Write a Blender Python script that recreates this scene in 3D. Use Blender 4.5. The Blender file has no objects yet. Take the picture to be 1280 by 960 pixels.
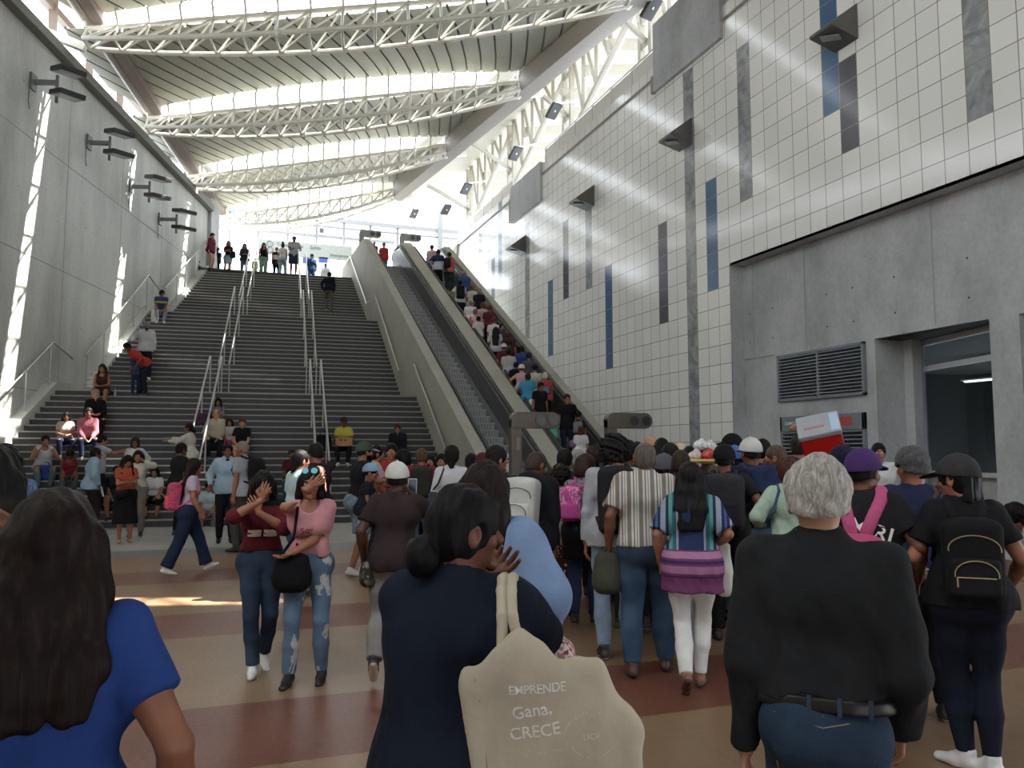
import bpy, math, random
import numpy as np
from math import sin, cos, pi, radians, atan2, sqrt
S = bpy.context.scene
COL = S.collection
# ---------------------------------------------------------------- camera
FPX = 1000.0; EYE = 1.62
PITCH = radians(4.858); YAW = radians(20.237)
cam_d = bpy.data.cameras.new('camera'); cam = bpy.data.objects.new('camera', cam_d); COL.objects.link(cam)
cam_d.sensor_width = 36.0; cam_d.lens = 36.0*FPX/1280.0; cam_d.clip_start = 0.05; cam_d.clip_end = 400
cam.location = (0, 0, EYE); cam.rotation_euler = (pi/2+PITCH, 0, -YAW)
S.camera = cam
# ---------------------------------------------------------------- world, sun, exposure
W = bpy.data.worlds.new('sky'); S.world = W; W.use_nodes = True
bg = W.node_tree.nodes['Background']; bg.inputs[0].default_value = (0.86, 0.93, 1.0, 1); bg.inputs[1].default_value = 3.8
TDIR = np.array([0.940, -0.340, 0.0])        # plan direction of the roof trusses
SUN_EL = radians(57); SUN_DEV = radians(-13)
sd = bpy.data.lights.new('sun', 'SUN'); sd.energy = 20.0; sd.angle = radians(0.6); sd.color = (1.0, 0.95, 0.86)
sun = bpy.data.objects.new('sun', sd); COL.objects.link(sun)
_a = atan2(-TDIR[1], -TDIR[0]) - SUN_DEV
SUNV = np.array([cos(_a)*cos(SUN_EL), sin(_a)*cos(SUN_EL), -sin(SUN_EL)])
from mathutils import Vector, Matrix
sun.rotation_euler = Vector(SUNV).to_track_quat('-Z', 'Y').to_euler()
vs = S.view_settings; vs.view_transform = 'Standard'; vs.look = 'None'; vs.exposure = 0.60; vs.gamma = 1.0; vs.use_curve_mapping = False
S.cycles.max_bounces = 7; S.cycles.diffuse_bounces = 5; S.cycles.glossy_bounces = 3; S.cycles.transparent_max_bounces = 8
S.cycles.sample_clamp_indirect = 8.0; S.cycles.caustics_reflective = False; S.cycles.caustics_refractive = False
# ---------------------------------------------------------------- camera maths (same numbers as the camera above)
_c, _s = cos(PITCH), sin(PITCH)
CF = np.array([sin(YAW)*_c, cos(YAW)*_c, _s]); CR = np.array([cos(YAW), -sin(YAW), 0.]); CU = np.cross(CR, CF); CC = np.array([0, 0, EYE])
def ray(x, y): return CF + CR*(x-640)/FPX - CU*(y-480)/FPX
def at_depth(x, y, z): return CC + ray(x, y)*z
def on_z(x, y, z=0.): r = ray(x, y); return CC + r*(z-EYE)/r[2]
def on_x(x, y, X): r = ray(x, y); return CC + r*X/r[0]
def on_y(x, y, Y): r = ray(x, y); return CC + r*Y/r[1]
# ---------------------------------------------------------------- helpers
def lin(h):
    h = h.lstrip('#')
    if len(h) == 3: h = ''.join(c*2 for c in h)
    o = []
    for i in (0, 2, 4):
        c = int(h[i:i+2], 16)/255.
        o.append(c/12.92 if c <= .04045 else ((c+.055)/1.055)**2.4)
    return tuple(o)+(1.0,)
def tag(o, label=None, cat=None, group=None, kind=None):
    if label: o['label'] = label
    if cat: o['category'] = cat
    if group: o['group'] = group
    if kind: o['kind'] = kind
    return o
def empty(name, loc=(0, 0, 0), rz=0., label=None, cat=None, group=None):
    o = bpy.data.objects.new(name, None); COL.objects.link(o); o.location = loc; o.rotation_euler = (0, 0, rz); o.empty_display_size = .1
    return tag(o, label, cat, group)
class MB:
    """collects polygons; build() links ONE mesh object"""
    def __init__(s): s.v = []; s.f = []; s.m = []
    def poly(s, pts, m=0):
        b = len(s.v); s.v += [tuple(p) for p in pts]; s.f.append(tuple(range(b, b+len(pts)))); s.m.append(m); return s
    def raw(s, v, f, m=0):
        b = len(s.v); s.v += [tuple(p) for p in v]; s.f += [tuple(i+b for i in q) for q in f]; s.m += [m]*len(f); return s
    def box(s, a, b, m=0):
        x0, y0, z0 = a; x1, y1, z1 = b
        return s.raw([(x0,y0,z0),(x1,y0,z0),(x1,y1,z0),(x0,y1,z0),(x0,y0,z1),(x1,y0,z1),(x1,y1,z1),(x0,y1,z1)],
                     [(0,3,2,1),(4,5,6,7),(0,1,5,4),(1,2,6,5),(2,3,7,6),(3,0,4,7)], m)
    def bar(s, p, q, w, h, up=(0, 0, 1), m=0):
        p = np.array(p, float); q = np.array(q, float); d = q-p; d = d/(np.linalg.norm(d)+1e-9)
        r = np.cross(d, up); n = np.linalg.norm(r)
        if n < 1e-4: r = np.array([1., 0, 0]); n = 1
        r /= n; u = np.cross(r, d); r = r*w/2; u = u*h/2
        return s.raw([p-r-u, p+r-u, p+r+u, p-r+u, q-r-u, q+r-u, q+r+u, q-r+u],
                     [(0,1,2,3),(7,6,5,4),(4,5,1,0),(5,6,2,1),(6,7,3,2),(7,4,0,3)], m)
    def tube(s, pts, r, n=8, m=0, cap=True):
        pts = [np.array(p, float) for p in pts]; rs = r if isinstance(r, (list, tuple)) else [r]*len(pts)
        b = len(s.v); ref = None
        for i, p in enumerate(pts):
            d = pts[min(i+1, len(pts)-1)]-pts[max(i-1, 0)]; d = d/(np.linalg.norm(d)+1e-9)
            if ref is None: ref = np.array([0, 0, 1.]) if abs(d[2]) < .9 else np.array([1., 0, 0])
            x = np.cross(d, ref); x /= np.linalg.norm(x)+1e-9; y = np.cross(x, d); ref = y
            for k in range(n):
                a = 2*pi*k/n; s.v.append(tuple(p+rs[i]*(cos(a)*x+sin(a)*y)))
        for i in range(len(pts)-1):
            for k in range(n):
                a = b+i*n+k; c = b+i*n+(k+1) % n; s.f.append((a, c, c+n, a+n)); s.m.append(m)
        if cap:
            s.f.append(tuple(b+k for k in range(n))[::-1]); s.m.append(m)
            e = b+(len(pts)-1)*n; s.f.append(tuple(e+k for k in range(n))); s.m.append(m)
        return s
    def disc(s, c, nrm, r, h, n=20, m=0):
        c = np.array(c, float); d = np.array(nrm, float); return s.tube([c, c+d*h], r, n, m)
    def ball(s, c, r, nu=12, nv=8, m=0):
        c = np.array(c, float); r = np.array(r if hasattr(r, '__len__') else (r, r, r), float)
        v = [c+r*np.array([0, 0, -1.])]
        for i in range(1, nv):
            t = -pi/2+pi*i/nv
            for k in range(nu): a = 2*pi*k/nu; v.append(c+r*np.array([cos(t)*cos(a), cos(t)*sin(a), sin(t)]))
        v.append(c+r*np.array([0, 0, 1.])); f = [(0, 1+(k+1) % nu, 1+k) for k in range(nu)]
        for i in range(nv-2):
            for k in range(nu): a = 1+i*nu+k; b_ = 1+i*nu+(k+1) % nu; f.append((a, b_, b_+nu, a+nu))
        e = len(v)-1; o = 1+(nv-2)*nu
        f += [(o+k, o+(k+1) % nu, e) for k in range(nu)]
        return s.raw(v, f, m)
    def prism(s, pts, d, m=0):
        """closed polygon extruded along vector d"""
        pts = [np.array(p, float) for p in pts]; d = np.array(d, float); n = len(pts)
        v = pts+[p+d for p in pts]
        f = [tuple(range(n))[::-1], tuple(range(n, 2*n))]+[(i, (i+1) % n, n+(i+1) % n, n+i) for i in range(n)]
        return s.raw(v, f, m)
    def build(s, name, mats, parent=None, smooth=False, bevel=0):
        me = bpy.data.meshes.new(name); me.from_pydata(s.v, [], s.f); me.update()
        for mt in (mats if isinstance(mats, (list, tuple)) else [mats]): me.materials.append(mt)
        if any(s.m): me.polygons.foreach_set('material_index', s.m)
        import bmesh
        b = bmesh.new(); b.from_mesh(me); bmesh.ops.recalc_face_normals(b, faces=b.faces); b.to_mesh(me); b.free()
        if smooth:
            me.polygons.foreach_set('use_smooth', [True]*len(me.polygons))
            try: me.set_sharp_from_angle(angle=radians(40))
            except Exception: pass
        o = bpy.data.objects.new(name, me); COL.objects.link(o)
        if bevel:
            md = o.modifiers.new('b', 'BEVEL'); md.width = bevel; md.segments = 2; md.limit_method = 'ANGLE'
        if parent: o.parent = parent
        return o
def struct(o): o['kind'] = 'structure'; return o
# ---------------------------------------------------------------- materials
MATS = {}
def nodes(name):
    m = bpy.data.materials.new(name); m.use_nodes = True; nt = m.node_tree
    return m, nt, nt.nodes['Principled BSDF']
def N(nt, t, **kw):
    n = nt.nodes.new(t)
    for k, v in kw.items():
        if k.startswith('i_'): n.inputs[k[2:].replace('_', ' ')].default_value = v
        else: setattr(n, k, v)
    return n
def ramp(nt, stops, interp='LINEAR'):
    r = nt.nodes.new('ShaderNodeValToRGB'); cr = r.color_ramp; cr.interpolation = interp
    while len(cr.elements) > 1: cr.elements.remove(cr.elements[-1])
    cr.elements[0].position = stops[0][0]; cr.elements[0].color = stops[0][1]
    for p, c in stops[1:]: e = cr.elements.new(p); e.color = c
    return r
def bump(nt, b, src, st, dist=.01):
    n = N(nt, 'ShaderNodeBump'); n.inputs['Strength'].default_value = st; n.inputs['Distance'].default_value = dist
    nt.links.new(src, n.inputs['Height']); nt.links.new(n.outputs[0], b.inputs['Normal'])
def plain(hexc, rough=.6, metal=0., noise=.0, name=None, scale=8.):
    key = ('p', hexc, rough, metal, noise, scale)
    if key in MATS: return MATS[key]
    m, nt, b = nodes(name or 'paint'); c = lin(hexc)
    b.inputs['Roughness'].default_value = rough; b.inputs['Metallic'].default_value = metal; b.inputs['Base Color'].default_value = c
    tc = N(nt, 'ShaderNodeTexCoord'); nz = N(nt, 'ShaderNodeTexNoise'); nz.inputs['Scale'].default_value = scale; nz.inputs['Detail'].default_value = 4
    nt.links.new(tc.outputs['Object'], nz.inputs['Vector'])
    k = max(noise, .06); r = ramp(nt, [(.3, tuple(x*(1-k) for x in c[:3])+(1,)), (.7, tuple(min(1, x*(1+k)) for x in c[:3])+(1,))])
    nt.links.new(nz.outputs[0], r.inputs[0]); nt.links.new(r.outputs[0], b.inputs['Base Color'])
    MATS[key] = m; return m
def concrete(name, hexc, var=.22, vscale=(1, 1, .25), rough=.75, bstr=.15, panel=None):
    m, nt, b = nodes(name); c = lin(hexc); L = nt.links.new
    g = N(nt, 'ShaderNodeNewGeometry'); mp = N(nt, 'ShaderNodeMapping'); mp.inputs['Scale'].default_value = vscale
    L(g.outputs['Position'], mp.inputs['Vector'])
    n1 = N(nt, 'ShaderNodeTexNoise'); n1.inputs['Scale'].default_value = .9; n1.inputs['Detail'].default_value = 7; n1.inputs['Roughness'].default_value = .62
    L(mp.outputs[0], n1.inputs['Vector'])
    n2 = N(nt, 'ShaderNodeTexNoise'); n2.inputs['Scale'].default_value = 14; n2.inputs['Detail'].default_value = 5; L(g.outputs['Position'], n2.inputs['Vector'])
    r = ramp(nt, [(.3, tuple(x*(1-var) for x in c[:3])+(1,)), (.52, c), (.72, tuple(min(1, x*(1+var*.6)) for x in c[:3])+(1,))]); L(n1.outputs[0], r.inputs[0])
    mx = N(nt, 'ShaderNodeMixRGB', blend_type='MULTIPLY'); mx.inputs[0].default_value = .35; L(r.outputs[0], mx.inputs[1])
    r2 = ramp(nt, [(.35, (.7, .7, .7, 1)), (.6, (1, 1, 1, 1))]); L(n2.outputs[0], r2.inputs[0]); L(r2.outputs[0], mx.inputs[2])
    L(mx.outputs[0], b.inputs['Base Color']); b.inputs['Roughness'].default_value = rough
    bump(nt, b, n2.outputs[0], bstr, .01); return m
M_WHITE = plain('#f1efe9', .45, name='white_steel_paint'); M_STEEL = plain('#b9bab8', .32, .85, name='brushed_steel')
M_DARK = plain('#3a3a3b', .5, name='dark_grey_metal'); M_GREY = plain('#7b7d7e', .5, name='grey_metal'); M_BLACK = plain('#17171a', .4, name='black_rubber')
M_CONC_L = concrete('left_wall_concrete', '#d2d3cd', .34, (.5, .5, .14)); M_CONC_R = concrete('right_wall_concrete', '#b4b6b9', .30, (1, 1, .6))
M_CONC_E = concrete('parapet_concrete', '#aaa79b', .14, (1, 1, 1)); M_STONE = concrete('light_stone', '#9b9890', .12, (1, 1, 1))
# ================================================================ SETTING
TOP = 9.5; XR = 5.55                         # upper level height, stair/escalator wall face
def lwx(y): return -11.0+.277*y              # left wall plane
RISER = TOP/58.
ND = np.array([cos(radians(4.5)), -sin(radians(4.5))])   # direction of the stair nosings
def nos_y(yr, x): return yr+(x-XR)*ND[1]/ND[0]
STEPS = []                                   # (y of the nosing at XR, height of tread)
for i in range(20): STEPS.append((18.6+i*4.65/19., RISER*(i+1)))
for i in range(20): STEPS.append((25.35+i*4.35/19., RISER*(21+i)))
for i in range(18): STEPS.append((31.55+i*4.5/17., RISER*(41+i)))
def stair_z(x, y):
    z = 0.
    for yr, h in STEPS:
        if y >= nos_y(yr, x)-1e-6: z = h
        else: break
    return z
ESL = .56; EY0 = 16.3; EWELL = [(5.92, 7.12), (7.72, 9.02)]    # escalator slope, toe, step wells
def esc_z(y): return min(max((y-EY0)*ESL, 0.), TOP)
ETOP = EY0+TOP/ESL
# ---- floor
m_floor, nt, b = nodes('floor_tiles'); L = nt.links.new
g = N(nt, 'ShaderNodeNewGeometry'); sx = N(nt, 'ShaderNodeSeparateXYZ'); L(g.outputs['Position'], sx.inputs[0])
def mth(op, a, bb=None, clamp=False):
    n = N(nt, 'ShaderNodeMath', operation=op); n.use_clamp = clamp
    for i, q in enumerate((a, bb)):
        if q is None: continue
        if isinstance(q, (int, float)): n.inputs[i].default_value = q
        else: L(q, n.inputs[i])
    return n.outputs[0]
yy = mth('SUBTRACT', sx.outputs[1], 5.28); md = mth('MODULO', mth('ADD', yy, 33.0), 3.22); stripe = mth('LESS_THAN', md, 1.12)
def gridline(v, size, off, w):
    q = mth('MODULO', mth('ADD', v, 100*size-off), size); return mth('LESS_THAN', q, w)
gx = gridline(sx.outputs[0], 1.12, .35, .012); gy = gridline(sx.outputs[1], .5367, 5.28 % .5367, .01)
gr = mth('MAXIMUM', gx, gy)
nz = N(nt, 'ShaderNodeTexNoise'); nz.inputs['Scale'].default_value = 1.6; nz.inputs['Detail'].default_value = 6; L(g.outputs['Position'], nz.inputs['Vector'])
nf = N(nt, 'ShaderNodeTexNoise'); nf.inputs['Scale'].default_value = 30; nf.inputs['Detail'].default_value = 4; L(g.outputs['Position'], nf.inputs['Vector'])
ca = ramp(nt, [(.3, lin('#80664d')), (.7, lin('#8c7158'))]); L(nz.outputs[0], ca.inputs[0])
cb = ramp(nt, [(.3, lin('#663c2d')), (.7, lin('#724a39'))]); L(nz.outputs[0], cb.inputs[0])
m1 = N(nt, 'ShaderNodeMixRGB'); L(stripe, m1.inputs[0]); L(ca.outputs[0], m1.inputs[1]); L(cb.outputs[0], m1.inputs[2])
m2 = N(nt, 'ShaderNodeMixRGB'); L(mth('MULTIPLY', gr, .45), m2.inputs[0]); L(m1.outputs[0], m2.inputs[1]); m2.inputs[2].default_value = lin('#6d574a')
L(m2.outputs[0], b.inputs['Base Color']); rr = mth('MULTIPLY', nf.outputs[0], .25); L(mth('ADD', rr, .26), b.inputs['Roughness']); b.inputs['Specular IOR Level'].default_value = .4
struct(MB().poly([(-16, -9, 0), (16, -9, 0), (16, 13.75, 0), (-16, 13.75, 0)]).build('floor', m_floor))
M_BAND = concrete('dark_stone_band', '#6e6d6b', .12, (1, 1, 1), .5)
struct(MB().poly([(-16, 13.75, 0), (16, 13.75, 0), (16, 14.7, 0), (-16, 14.7, 0)]).build('floor', M_BAND))
struct(MB().poly([(-16, 14.7, 0), (16, 14.7, 0), (16, 26, 0), (-16, 26, 0)]).build('floor', M_STONE))
# ---- stairs
M_STEP = plain('#343336', .45, noise=.12, name='dark_granite'); M_NOSE = plain('#9c9a93', .35, noise=.1, name='nosing_strip')
st = MB(); prev = 0.
for i, (yr, h) in enumerate(STEPS):
    nxt = STEPS[i+1][0] if i+1 < len(STEPS) else 36.6
    def E_(yv, z):
        # left end lies on the left wall
        xl = (-11.0+.277*(yv-XR*ND[1]/ND[0]))/(1-.277*ND[1]/ND[0])
        return (xl, nos_y(yv, xl), z), (XR, yv, z)
    a, bq = E_(yr, prev); c, d = E_(yr, h-.032); st.poly([a, bq, d, c], 0)
    e, f = E_(yr-.012, h-.032); g2, h2 = E_(yr-.012, h); st.poly([c, d, f, e], 0); st.poly([e, f, h2, g2], 1)
    k, l_ = E_(yr+.045, h); st.poly([g2, h2, l_, k], 1); n1, n2 = E_(nxt, h); st.poly([k, l_, n2, n1], 0); prev = h
struct(st.build('staircase', [M_STEP, M_NOSE]))
up = MB(); up.poly([(lwx(36.6)-6, 36.3, TOP-.004), (14, 36.0, TOP-.004), (14, 75, TOP-.004), (lwx(36.6)-6, 75, TOP-.004)])
struct(up.build('floor', M_STONE))
# ---- left wall with coping and the sky band over it
ld = np.array([.277, 1.0, 0]); ld = ld/np.linalg.norm(ld); lnrm = np.array([ld[1], -ld[0], 0.])
def LW(y, off, z): p = np.array([lwx(y), y, 0.]); p = p+lnrm*off; return (p[0], p[1], z)
YL0, YL1, LT = -9., 37.4, 12.3
wl = MB()
wl.prism([LW(YL0, 0, -.2), LW(YL1, 0, -.2), LW(YL1, 0, LT), LW(YL0, 0, LT)], tuple(-lnrm*.5))
struct(wl.build('wall_left', M_CONC_L))
wj = MB()                                                  # formwork joints and tie holes of the left wall
for zj in (9.6, 6.6, 3.2):
    wj.prism([LW(YL0, .003, zj), LW(YL1, .003, zj), LW(YL1, .003, zj+.018), LW(YL0, .003, zj+.018)], tuple(lnrm*.003))
for yj in (14, 17.6, 21.2, 24.8, 28.4, 32.0, 35.6):
    wj.prism([LW(yj, .003, 0), LW(yj+.012, .003, 0), LW(yj+.012, .003, LT), LW(yj, .003, LT)], tuple(lnrm*.002))
    for zj in (2.2, 5.2, 8.2, 10.9): wj.disc(LW(yj+1.2, .002, zj), tuple(lnrm), .022, .004, 10)
struct(wj.build('trim_11', plain('#8c8d89', .8, name='formwork_joint')))
sg = MB()                                                  # concrete curb along the wall, at the stair edge
prevp = None
pts = [LW(18.9, 0, 0), LW(19.0, 0, .35)]
def curb(y0, z0, y1, z1):
    sg.prism([LW(y0, 0, z0-.25), LW(y1, 0, z1-.25), LW(y1, 0, z1+.22), LW(y0, 0, z0+.22)], tuple(lnrm*.30))
curb(19.3, .1, 24.2, 20*RISER); curb(24.2, 20*RISER, 26.2, 20*RISER); curb(26.2, 20*RISER, 30.6, 40*RISER); curb(30.6, 40*RISER, 32.3, 40*RISER); curb(32.3, 40*RISER, 36.8, TOP)
struct(sg.build('trim_1', M_CONC_L))
M_BROWN = plain('#8a7a72', .6, name='brown_girder_paint'); M_BEAM2 = plain('#a39c95', .55, name='girder_grey')
cp = MB()
cp.prism([LW(YL0, .26, LT), LW(YL1, .26, LT), LW(YL1, .26, LT+.26), LW(YL0, .26, LT+.26)], tuple(-lnrm*.84))
struct(cp.build('trim_2', plain('#7d7c74', .7, name='coping')))
en = MB(); en.prism([LW(37.4, .15, TOP), LW(38.6, .15, TOP), LW(38.6, .15, LT+.6), LW(37.4, .15, LT+.6)], tuple(-lnrm*.9)); struct(en.build('trim_3', M_CONC_R))
wb = MB()
for k in range(17):
    y = 2.+k*2.25; wb.bar(LW(y, -.45, LT+.2), LW(y, -.45, LT+2.3), .2, .14)
wb.bar(LW(YL0, -.45, LT+.36), LW(YL1+1, -.45, LT+.36), .2, .2); wb.bar(LW(YL0, -.5, LT+1.75), LW(YL1+1, -.5, LT+1.75), .2, .2)
struct(wb.build('window_1', M_BROWN))
# ---- parapets and the two escalators
def esc_prism(x0, x1, y0, y1, lo, hi):
    """block following the escalator incline, lo/hi = offsets over the step line"""
    ys = sorted({y0, y1, *(q for q in (EY0, ETOP) if y0 < q < y1)}); m_ = MB()
    top = [(x0, y, esc_z(y)+hi) for y in ys]; bot = [(x0, y, esc_z(y)+lo) for y in ys]
    return top+bot[::-1], (x1-x0, 0, 0)
def par(name, x0, x1, hi, mat=M_CONC_E, y0=15.4, y1=34.6, lo=None):
    ys = [y0, EY0+.3, ETOP, y1]; pts = [(x0, y, esc_z(y)+hi+(.16 if y > ETOP-.1 else 0)) for y in ys]
    if lo is None: pts = [(x0, y0, 0)]+pts+[(x0, y1, 0)]
    else: pts = pts+[(x0, y, esc_z(y)+lo) for y in ys[::-1]]
    return struct(MB().prism(pts, (x1-x0, 0, 0)).build(name, mat))
par('wall_divider', 5.55, 5.84, .93, y1=39.2); par('wall_divider', 7.2, 7.64, .93); par('wall_divider', 9.1, 9.36, .93)

M_BALU = plain('#4d4c4c', .28, .3, name='balustrade_panel'); M_ESTEP = plain('#b4b4b4', .5, .0, noise=.15, name='escalator_step_metal')
M_CLEAT = plain('#8f8f90', .6, .0, noise=.2, name='escalator_cleat')
def escalator(idx, label, x0, x1):
    t = empty('escalator', ((x0+x1)/2, EY0, 0), 0, label, 'escalator'); ox, oy = (x0+x1)/2, EY0
    n = int(TOP/.2)
    sv = []
    for k in range(-2, n+3):                                # each step: tread with grooves and riser
        zt = min(max(.2*(k+1), 0.0), TOP); yt = EY0+.2*(k+.4)/ESL; m = MB()
        d_ = .2/ESL; xa, xb = -.49, .49
        m.box((xa, yt-oy, zt-.24), (xb, yt+d_+.03-oy, zt), 0)
        for q in range(12):
            xx = xa+.04+q*.08; m.box((xx, yt-oy-.006, zt-.19), (xx+.04, yt-oy+.002, zt-.03), 1)
        m.box((xa, yt-oy-.008, zt-.02), (xb, yt-oy+.03, zt+.003), 0)
        m.build('step', [M_ESTEP, M_CLEAT], t)
    for sgn in (-1, 1):
        xs = sgn*.60
        ys = [14.6, EY0+.2, ETOP-.3, ETOP+1.2]; hb = .86
        pts = [(xs-.05, y-oy, esc_z(y)+hb) for y in ys]+[(xs-.05, y-oy, esc_z(y)-.15) for y in ys[::-1]]
        MB().prism(pts, (.1, 0, 0)).build('balustrade', M_BALU, t)
        sk = [(xs-sgn*.05, y-oy, esc_z(y)+.12) for y in ys]
        s_ = MB()
        for a, bq in zip(sk[:-1], sk[1:]): s_.bar(a, bq, .03, .18)
        s_.build('skirt', M_GREY, t)
        hp = []
        z_of = lambda y: esc_z(y)+.95
        hp.append((xs, 14.75-oy, .45)); hp.append((xs, 14.45-oy, .62)); hp.append((xs, 14.5-oy, .86)); hp.append((xs, 14.8-oy, .95))
        for y in np.linspace(EY0-.5, EY0+.6, 5): hp.append((xs, y-oy, z_of(y)))
        for y in np.linspace(ETOP-.8, ETOP+.3, 5): hp.append((xs, y-oy, z_of(y)))
        hp += [(xs, ETOP+1.0-oy, TOP+.95), (xs, ETOP+1.35-oy, TOP+.86), (xs, ETOP+1.4-oy, TOP+.62), (xs, ETOP+1.1-oy, TOP+.45)]
        MB().tube(hp, .045, 10).build('handrail', M_BLACK, t, True)
        gd = [(xs, y-oy, esc_z(y)+.885) for y in ys]; g_ = MB()
        for a, bq in zip(gd[:-1], gd[1:]): g_.bar(a, bq, .13, .045)
        g_.build('guide_rail', M_STEEL, t)
    m = MB(); m.box((-.49, 14.9-oy, 0.004), (.49, EY0-oy-.1, .03)); m.build('landing_plate', M_STEEL, t)
    return t
escalator(0, 'empty escalator running beside the dark stairs', *EWELL[0])
escalator(1, 'escalator packed with people beside the tiled wall', *EWELL[1])
# ---- right wall: tiles, parapet, blocks
TB = 11.0; TS = .45
def tilemat(name, hexc, rough=.13, marble=None):
    m, nt, b = nodes(name); L = nt.links.new; g = N(nt, 'ShaderNodeNewGeometry'); sx = N(nt, 'ShaderNodeSeparateXYZ'); L(g.outputs['Position'], sx.inputs[0])
    def mt(op, a, c):
        n = N(nt, 'ShaderNodeMath', operation=op)
        for i, q in enumerate((a, c)):
            if isinstance(q, (int, float)): n.inputs[i].default_value = q
            else: L(q, n.inputs[i])
        return n.outputs[0]
    ln = []; cl = []
    for ax, off in ((1, .0), (2, .05)):
        v = mt('ADD', sx.outputs[ax], 90*TS-off); ln.append(mt('LESS_THAN', mt('MODULO', v, TS), .016)); cl.append(mt('FLOOR', mt('DIVIDE', v, TS), 0))
    cb = N(nt, 'ShaderNodeCombineXYZ'); L(cl[0], cb.inputs[0]); L(cl[1], cb.inputs[1])
    wn = N(nt, 'ShaderNodeTexWhiteNoise', noise_dimensions='2D'); L(cb.outputs[0], wn.inputs['Vector'])
    c = lin(hexc)
    if marble:
        nz = N(nt, 'ShaderNodeTexNoise'); nz.inputs['Scale'].default_value = 2.2; nz.inputs['Detail'].default_value = 6; nz.inputs['Distortion'].default_value = 1.5; L(g.outputs['Position'], nz.inputs['Vector'])
        r = ramp(nt, [(.35, c), (.65, lin(marble))]); L(nz.outputs[0], r.inputs[0])
    else:
        r = ramp(nt, [(0, tuple(x*.95 for x in c[:3])+(1,)), (1, tuple(min(x*1.03, 1) for x in c[:3])+(1,))]); L(wn.outputs[0], r.inputs[0])
    mx = N(nt, 'ShaderNodeMixRGB'); L(mt('MAXIMUM', ln[0], ln[1]), mx.inputs[0]); L(r.outputs[0], mx.inputs[1]); mx.inputs[2].default_value = lin('#8f8b88')
    L(mx.outputs[0], b.inputs['Base Color']); b.inputs['Roughness'].default_value = rough; b.inputs['Specular IOR Level'].default_value = .5
    # very slight tilt of single tiles
    bn = N(nt, 'ShaderNodeBump'); bn.inputs['Strength'].default_value = .05; bn.inputs['Distance'].default_value = .02
    n3 = N(nt, 'ShaderNodeTexNoise'); n3.inputs['Scale'].default_value = 1.3; L(g.outputs['Position'], n3.inputs['Vector']); L(n3.outputs[0], bn.inputs['Height']); L(bn.outputs[0], b.inputs['Normal'])
    return m
MT = [tilemat('white_wall_tile', '#ebeae8'), tilemat('blue_wall_tile', '#4f7093'), tilemat('charcoal_wall_tile', '#5d5b64'), tilemat('marble_wall_tile', '#7d8085', marble='#a9acaf')]
def cell(px, py): p = on_x(px, py, TB); return int(math.floor(p[1]/TS)), int(math.floor((p[2]-.05)/TS))
COLT = {}
def strip(px, y0, y1, mat, n=1):
    c, r0 = cell(px, y1); _, r1 = cell(px, y0)
    for r in range(r0, r1+1):
        for q in range(n): COLT[(c+q, r)] = mat
strip(1231, -60, 140, 3); strip(1038, -60, 128, 1); strip(1064, 98, 178, 2); strip(931, 76, 240, 3); strip(889, 246, 356, 1)
strip(864, 92, 556, 3); strip(826, 300, 396, 2); strip(766, 330, 452, 1); strip(740, 262, 352, 3); strip(711, 288, 362, 2); strip(691, 350, 436, 1)
strip(657, 286, 420, 3); strip(627, 262, 346, 1); strip(615, 330, 368, 2); strip(602, 292, 335, 3)
TTOP = 11.8
tw = MB(); c0, c1 = int(-9/TS), int(38.2/TS); r1 = int((TTOP-.05)/TS)
for c in range(c0, c1):
    ym = (c+.5)*TS
    lo = -1 if ym > 15.3 else 13
    hi = r1 if ym > 12 else 33
    # runs of one colour become one quad
    r = lo
    while r <= hi:
        mt_ = COLT.get((c, r), 0); q = r
        while q <= hi and COLT.get((c, q), 0) == mt_: q += 1
        y0, y1 = c*TS, (c+1)*TS; z0, z1 = max(r*TS+.05, 0), q*TS+.05
        tw.poly([(TB, y0, z0), (TB, y1, z0), (TB, y1, z1), (TB, y0, z1)], mt_); r = q
struct(tw.build('wall_right', MT))
bk = MB(); bk.box((11.02, 15.3, 0), (11.4, 38.2, TTOP)); bk.box((11.02, -9, 5.93), (11.4, 15.3, 16))
struct(bk.build('wall_right', M_CONC_R))
rc = MB()                                                  # recessed concrete wall below the tiles
rc.box((11.32, 11.4, 0), (11.75, 15.3, 5.9)); rc.box((11.32, -9, 3.7), (14.0, 11.4, 5.9)); rc.box((11.3, 15.26, 0), (11.5, 15.36, 5.9))
rc.box((11.75, 11.4, 0), (12.46, 11.62, 5.9)); rc.box((11.0, 15.3-.02, 0), (11.34, 15.32, 5.92))
rc.box((11.0, -9, 5.9), (11.35, 15.3, 5.96))
struct(rc.build('wall_right', M_CONC_R))
jt = MB()
for y in (14.9, 13.2, 10.05, 6.8): jt.box((11.305, y, 3.75), (11.325, y+.02, 5.88))
for y in (15.05, 14.25, 12.6, 11.9, 10.9, 9.4):
    for z in (4.1, 4.75): jt.disc((11.325, y, z), (-1, 0, 0), .02, .006, 10, 1)
jt.box((11.3, 14.2, 3.72), (11.325, 15.28, 3.735))
struct(jt.build('trim_4', [plain('#a3a5a8', .8, name='wall_joint'), M_DARK]))
bl = MB()
bl.box((10.9, 15.35, 11.4), (11.45, 18.42, 13.3)); bl.box((10.9, 26.6, 10.85), (11.45, 29.8, 12.3))
struct(bl.build('trim_5', M_CONC_R))
cpR = MB(); cpR.box((10.97, 12.5, TTOP), (11.45, 38.2, TTOP+.07)); cpR.box((10.9, 29.8, TTOP-.9), (11.0, 29.95, TTOP+.07)); cpR.box((10.9, 18.42, TTOP-.4), (11.0, 18.57, TTOP+.07))
struct(cpR.build('trim_6', plain('#8b847e', .6, name='wall_coping')))
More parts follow.
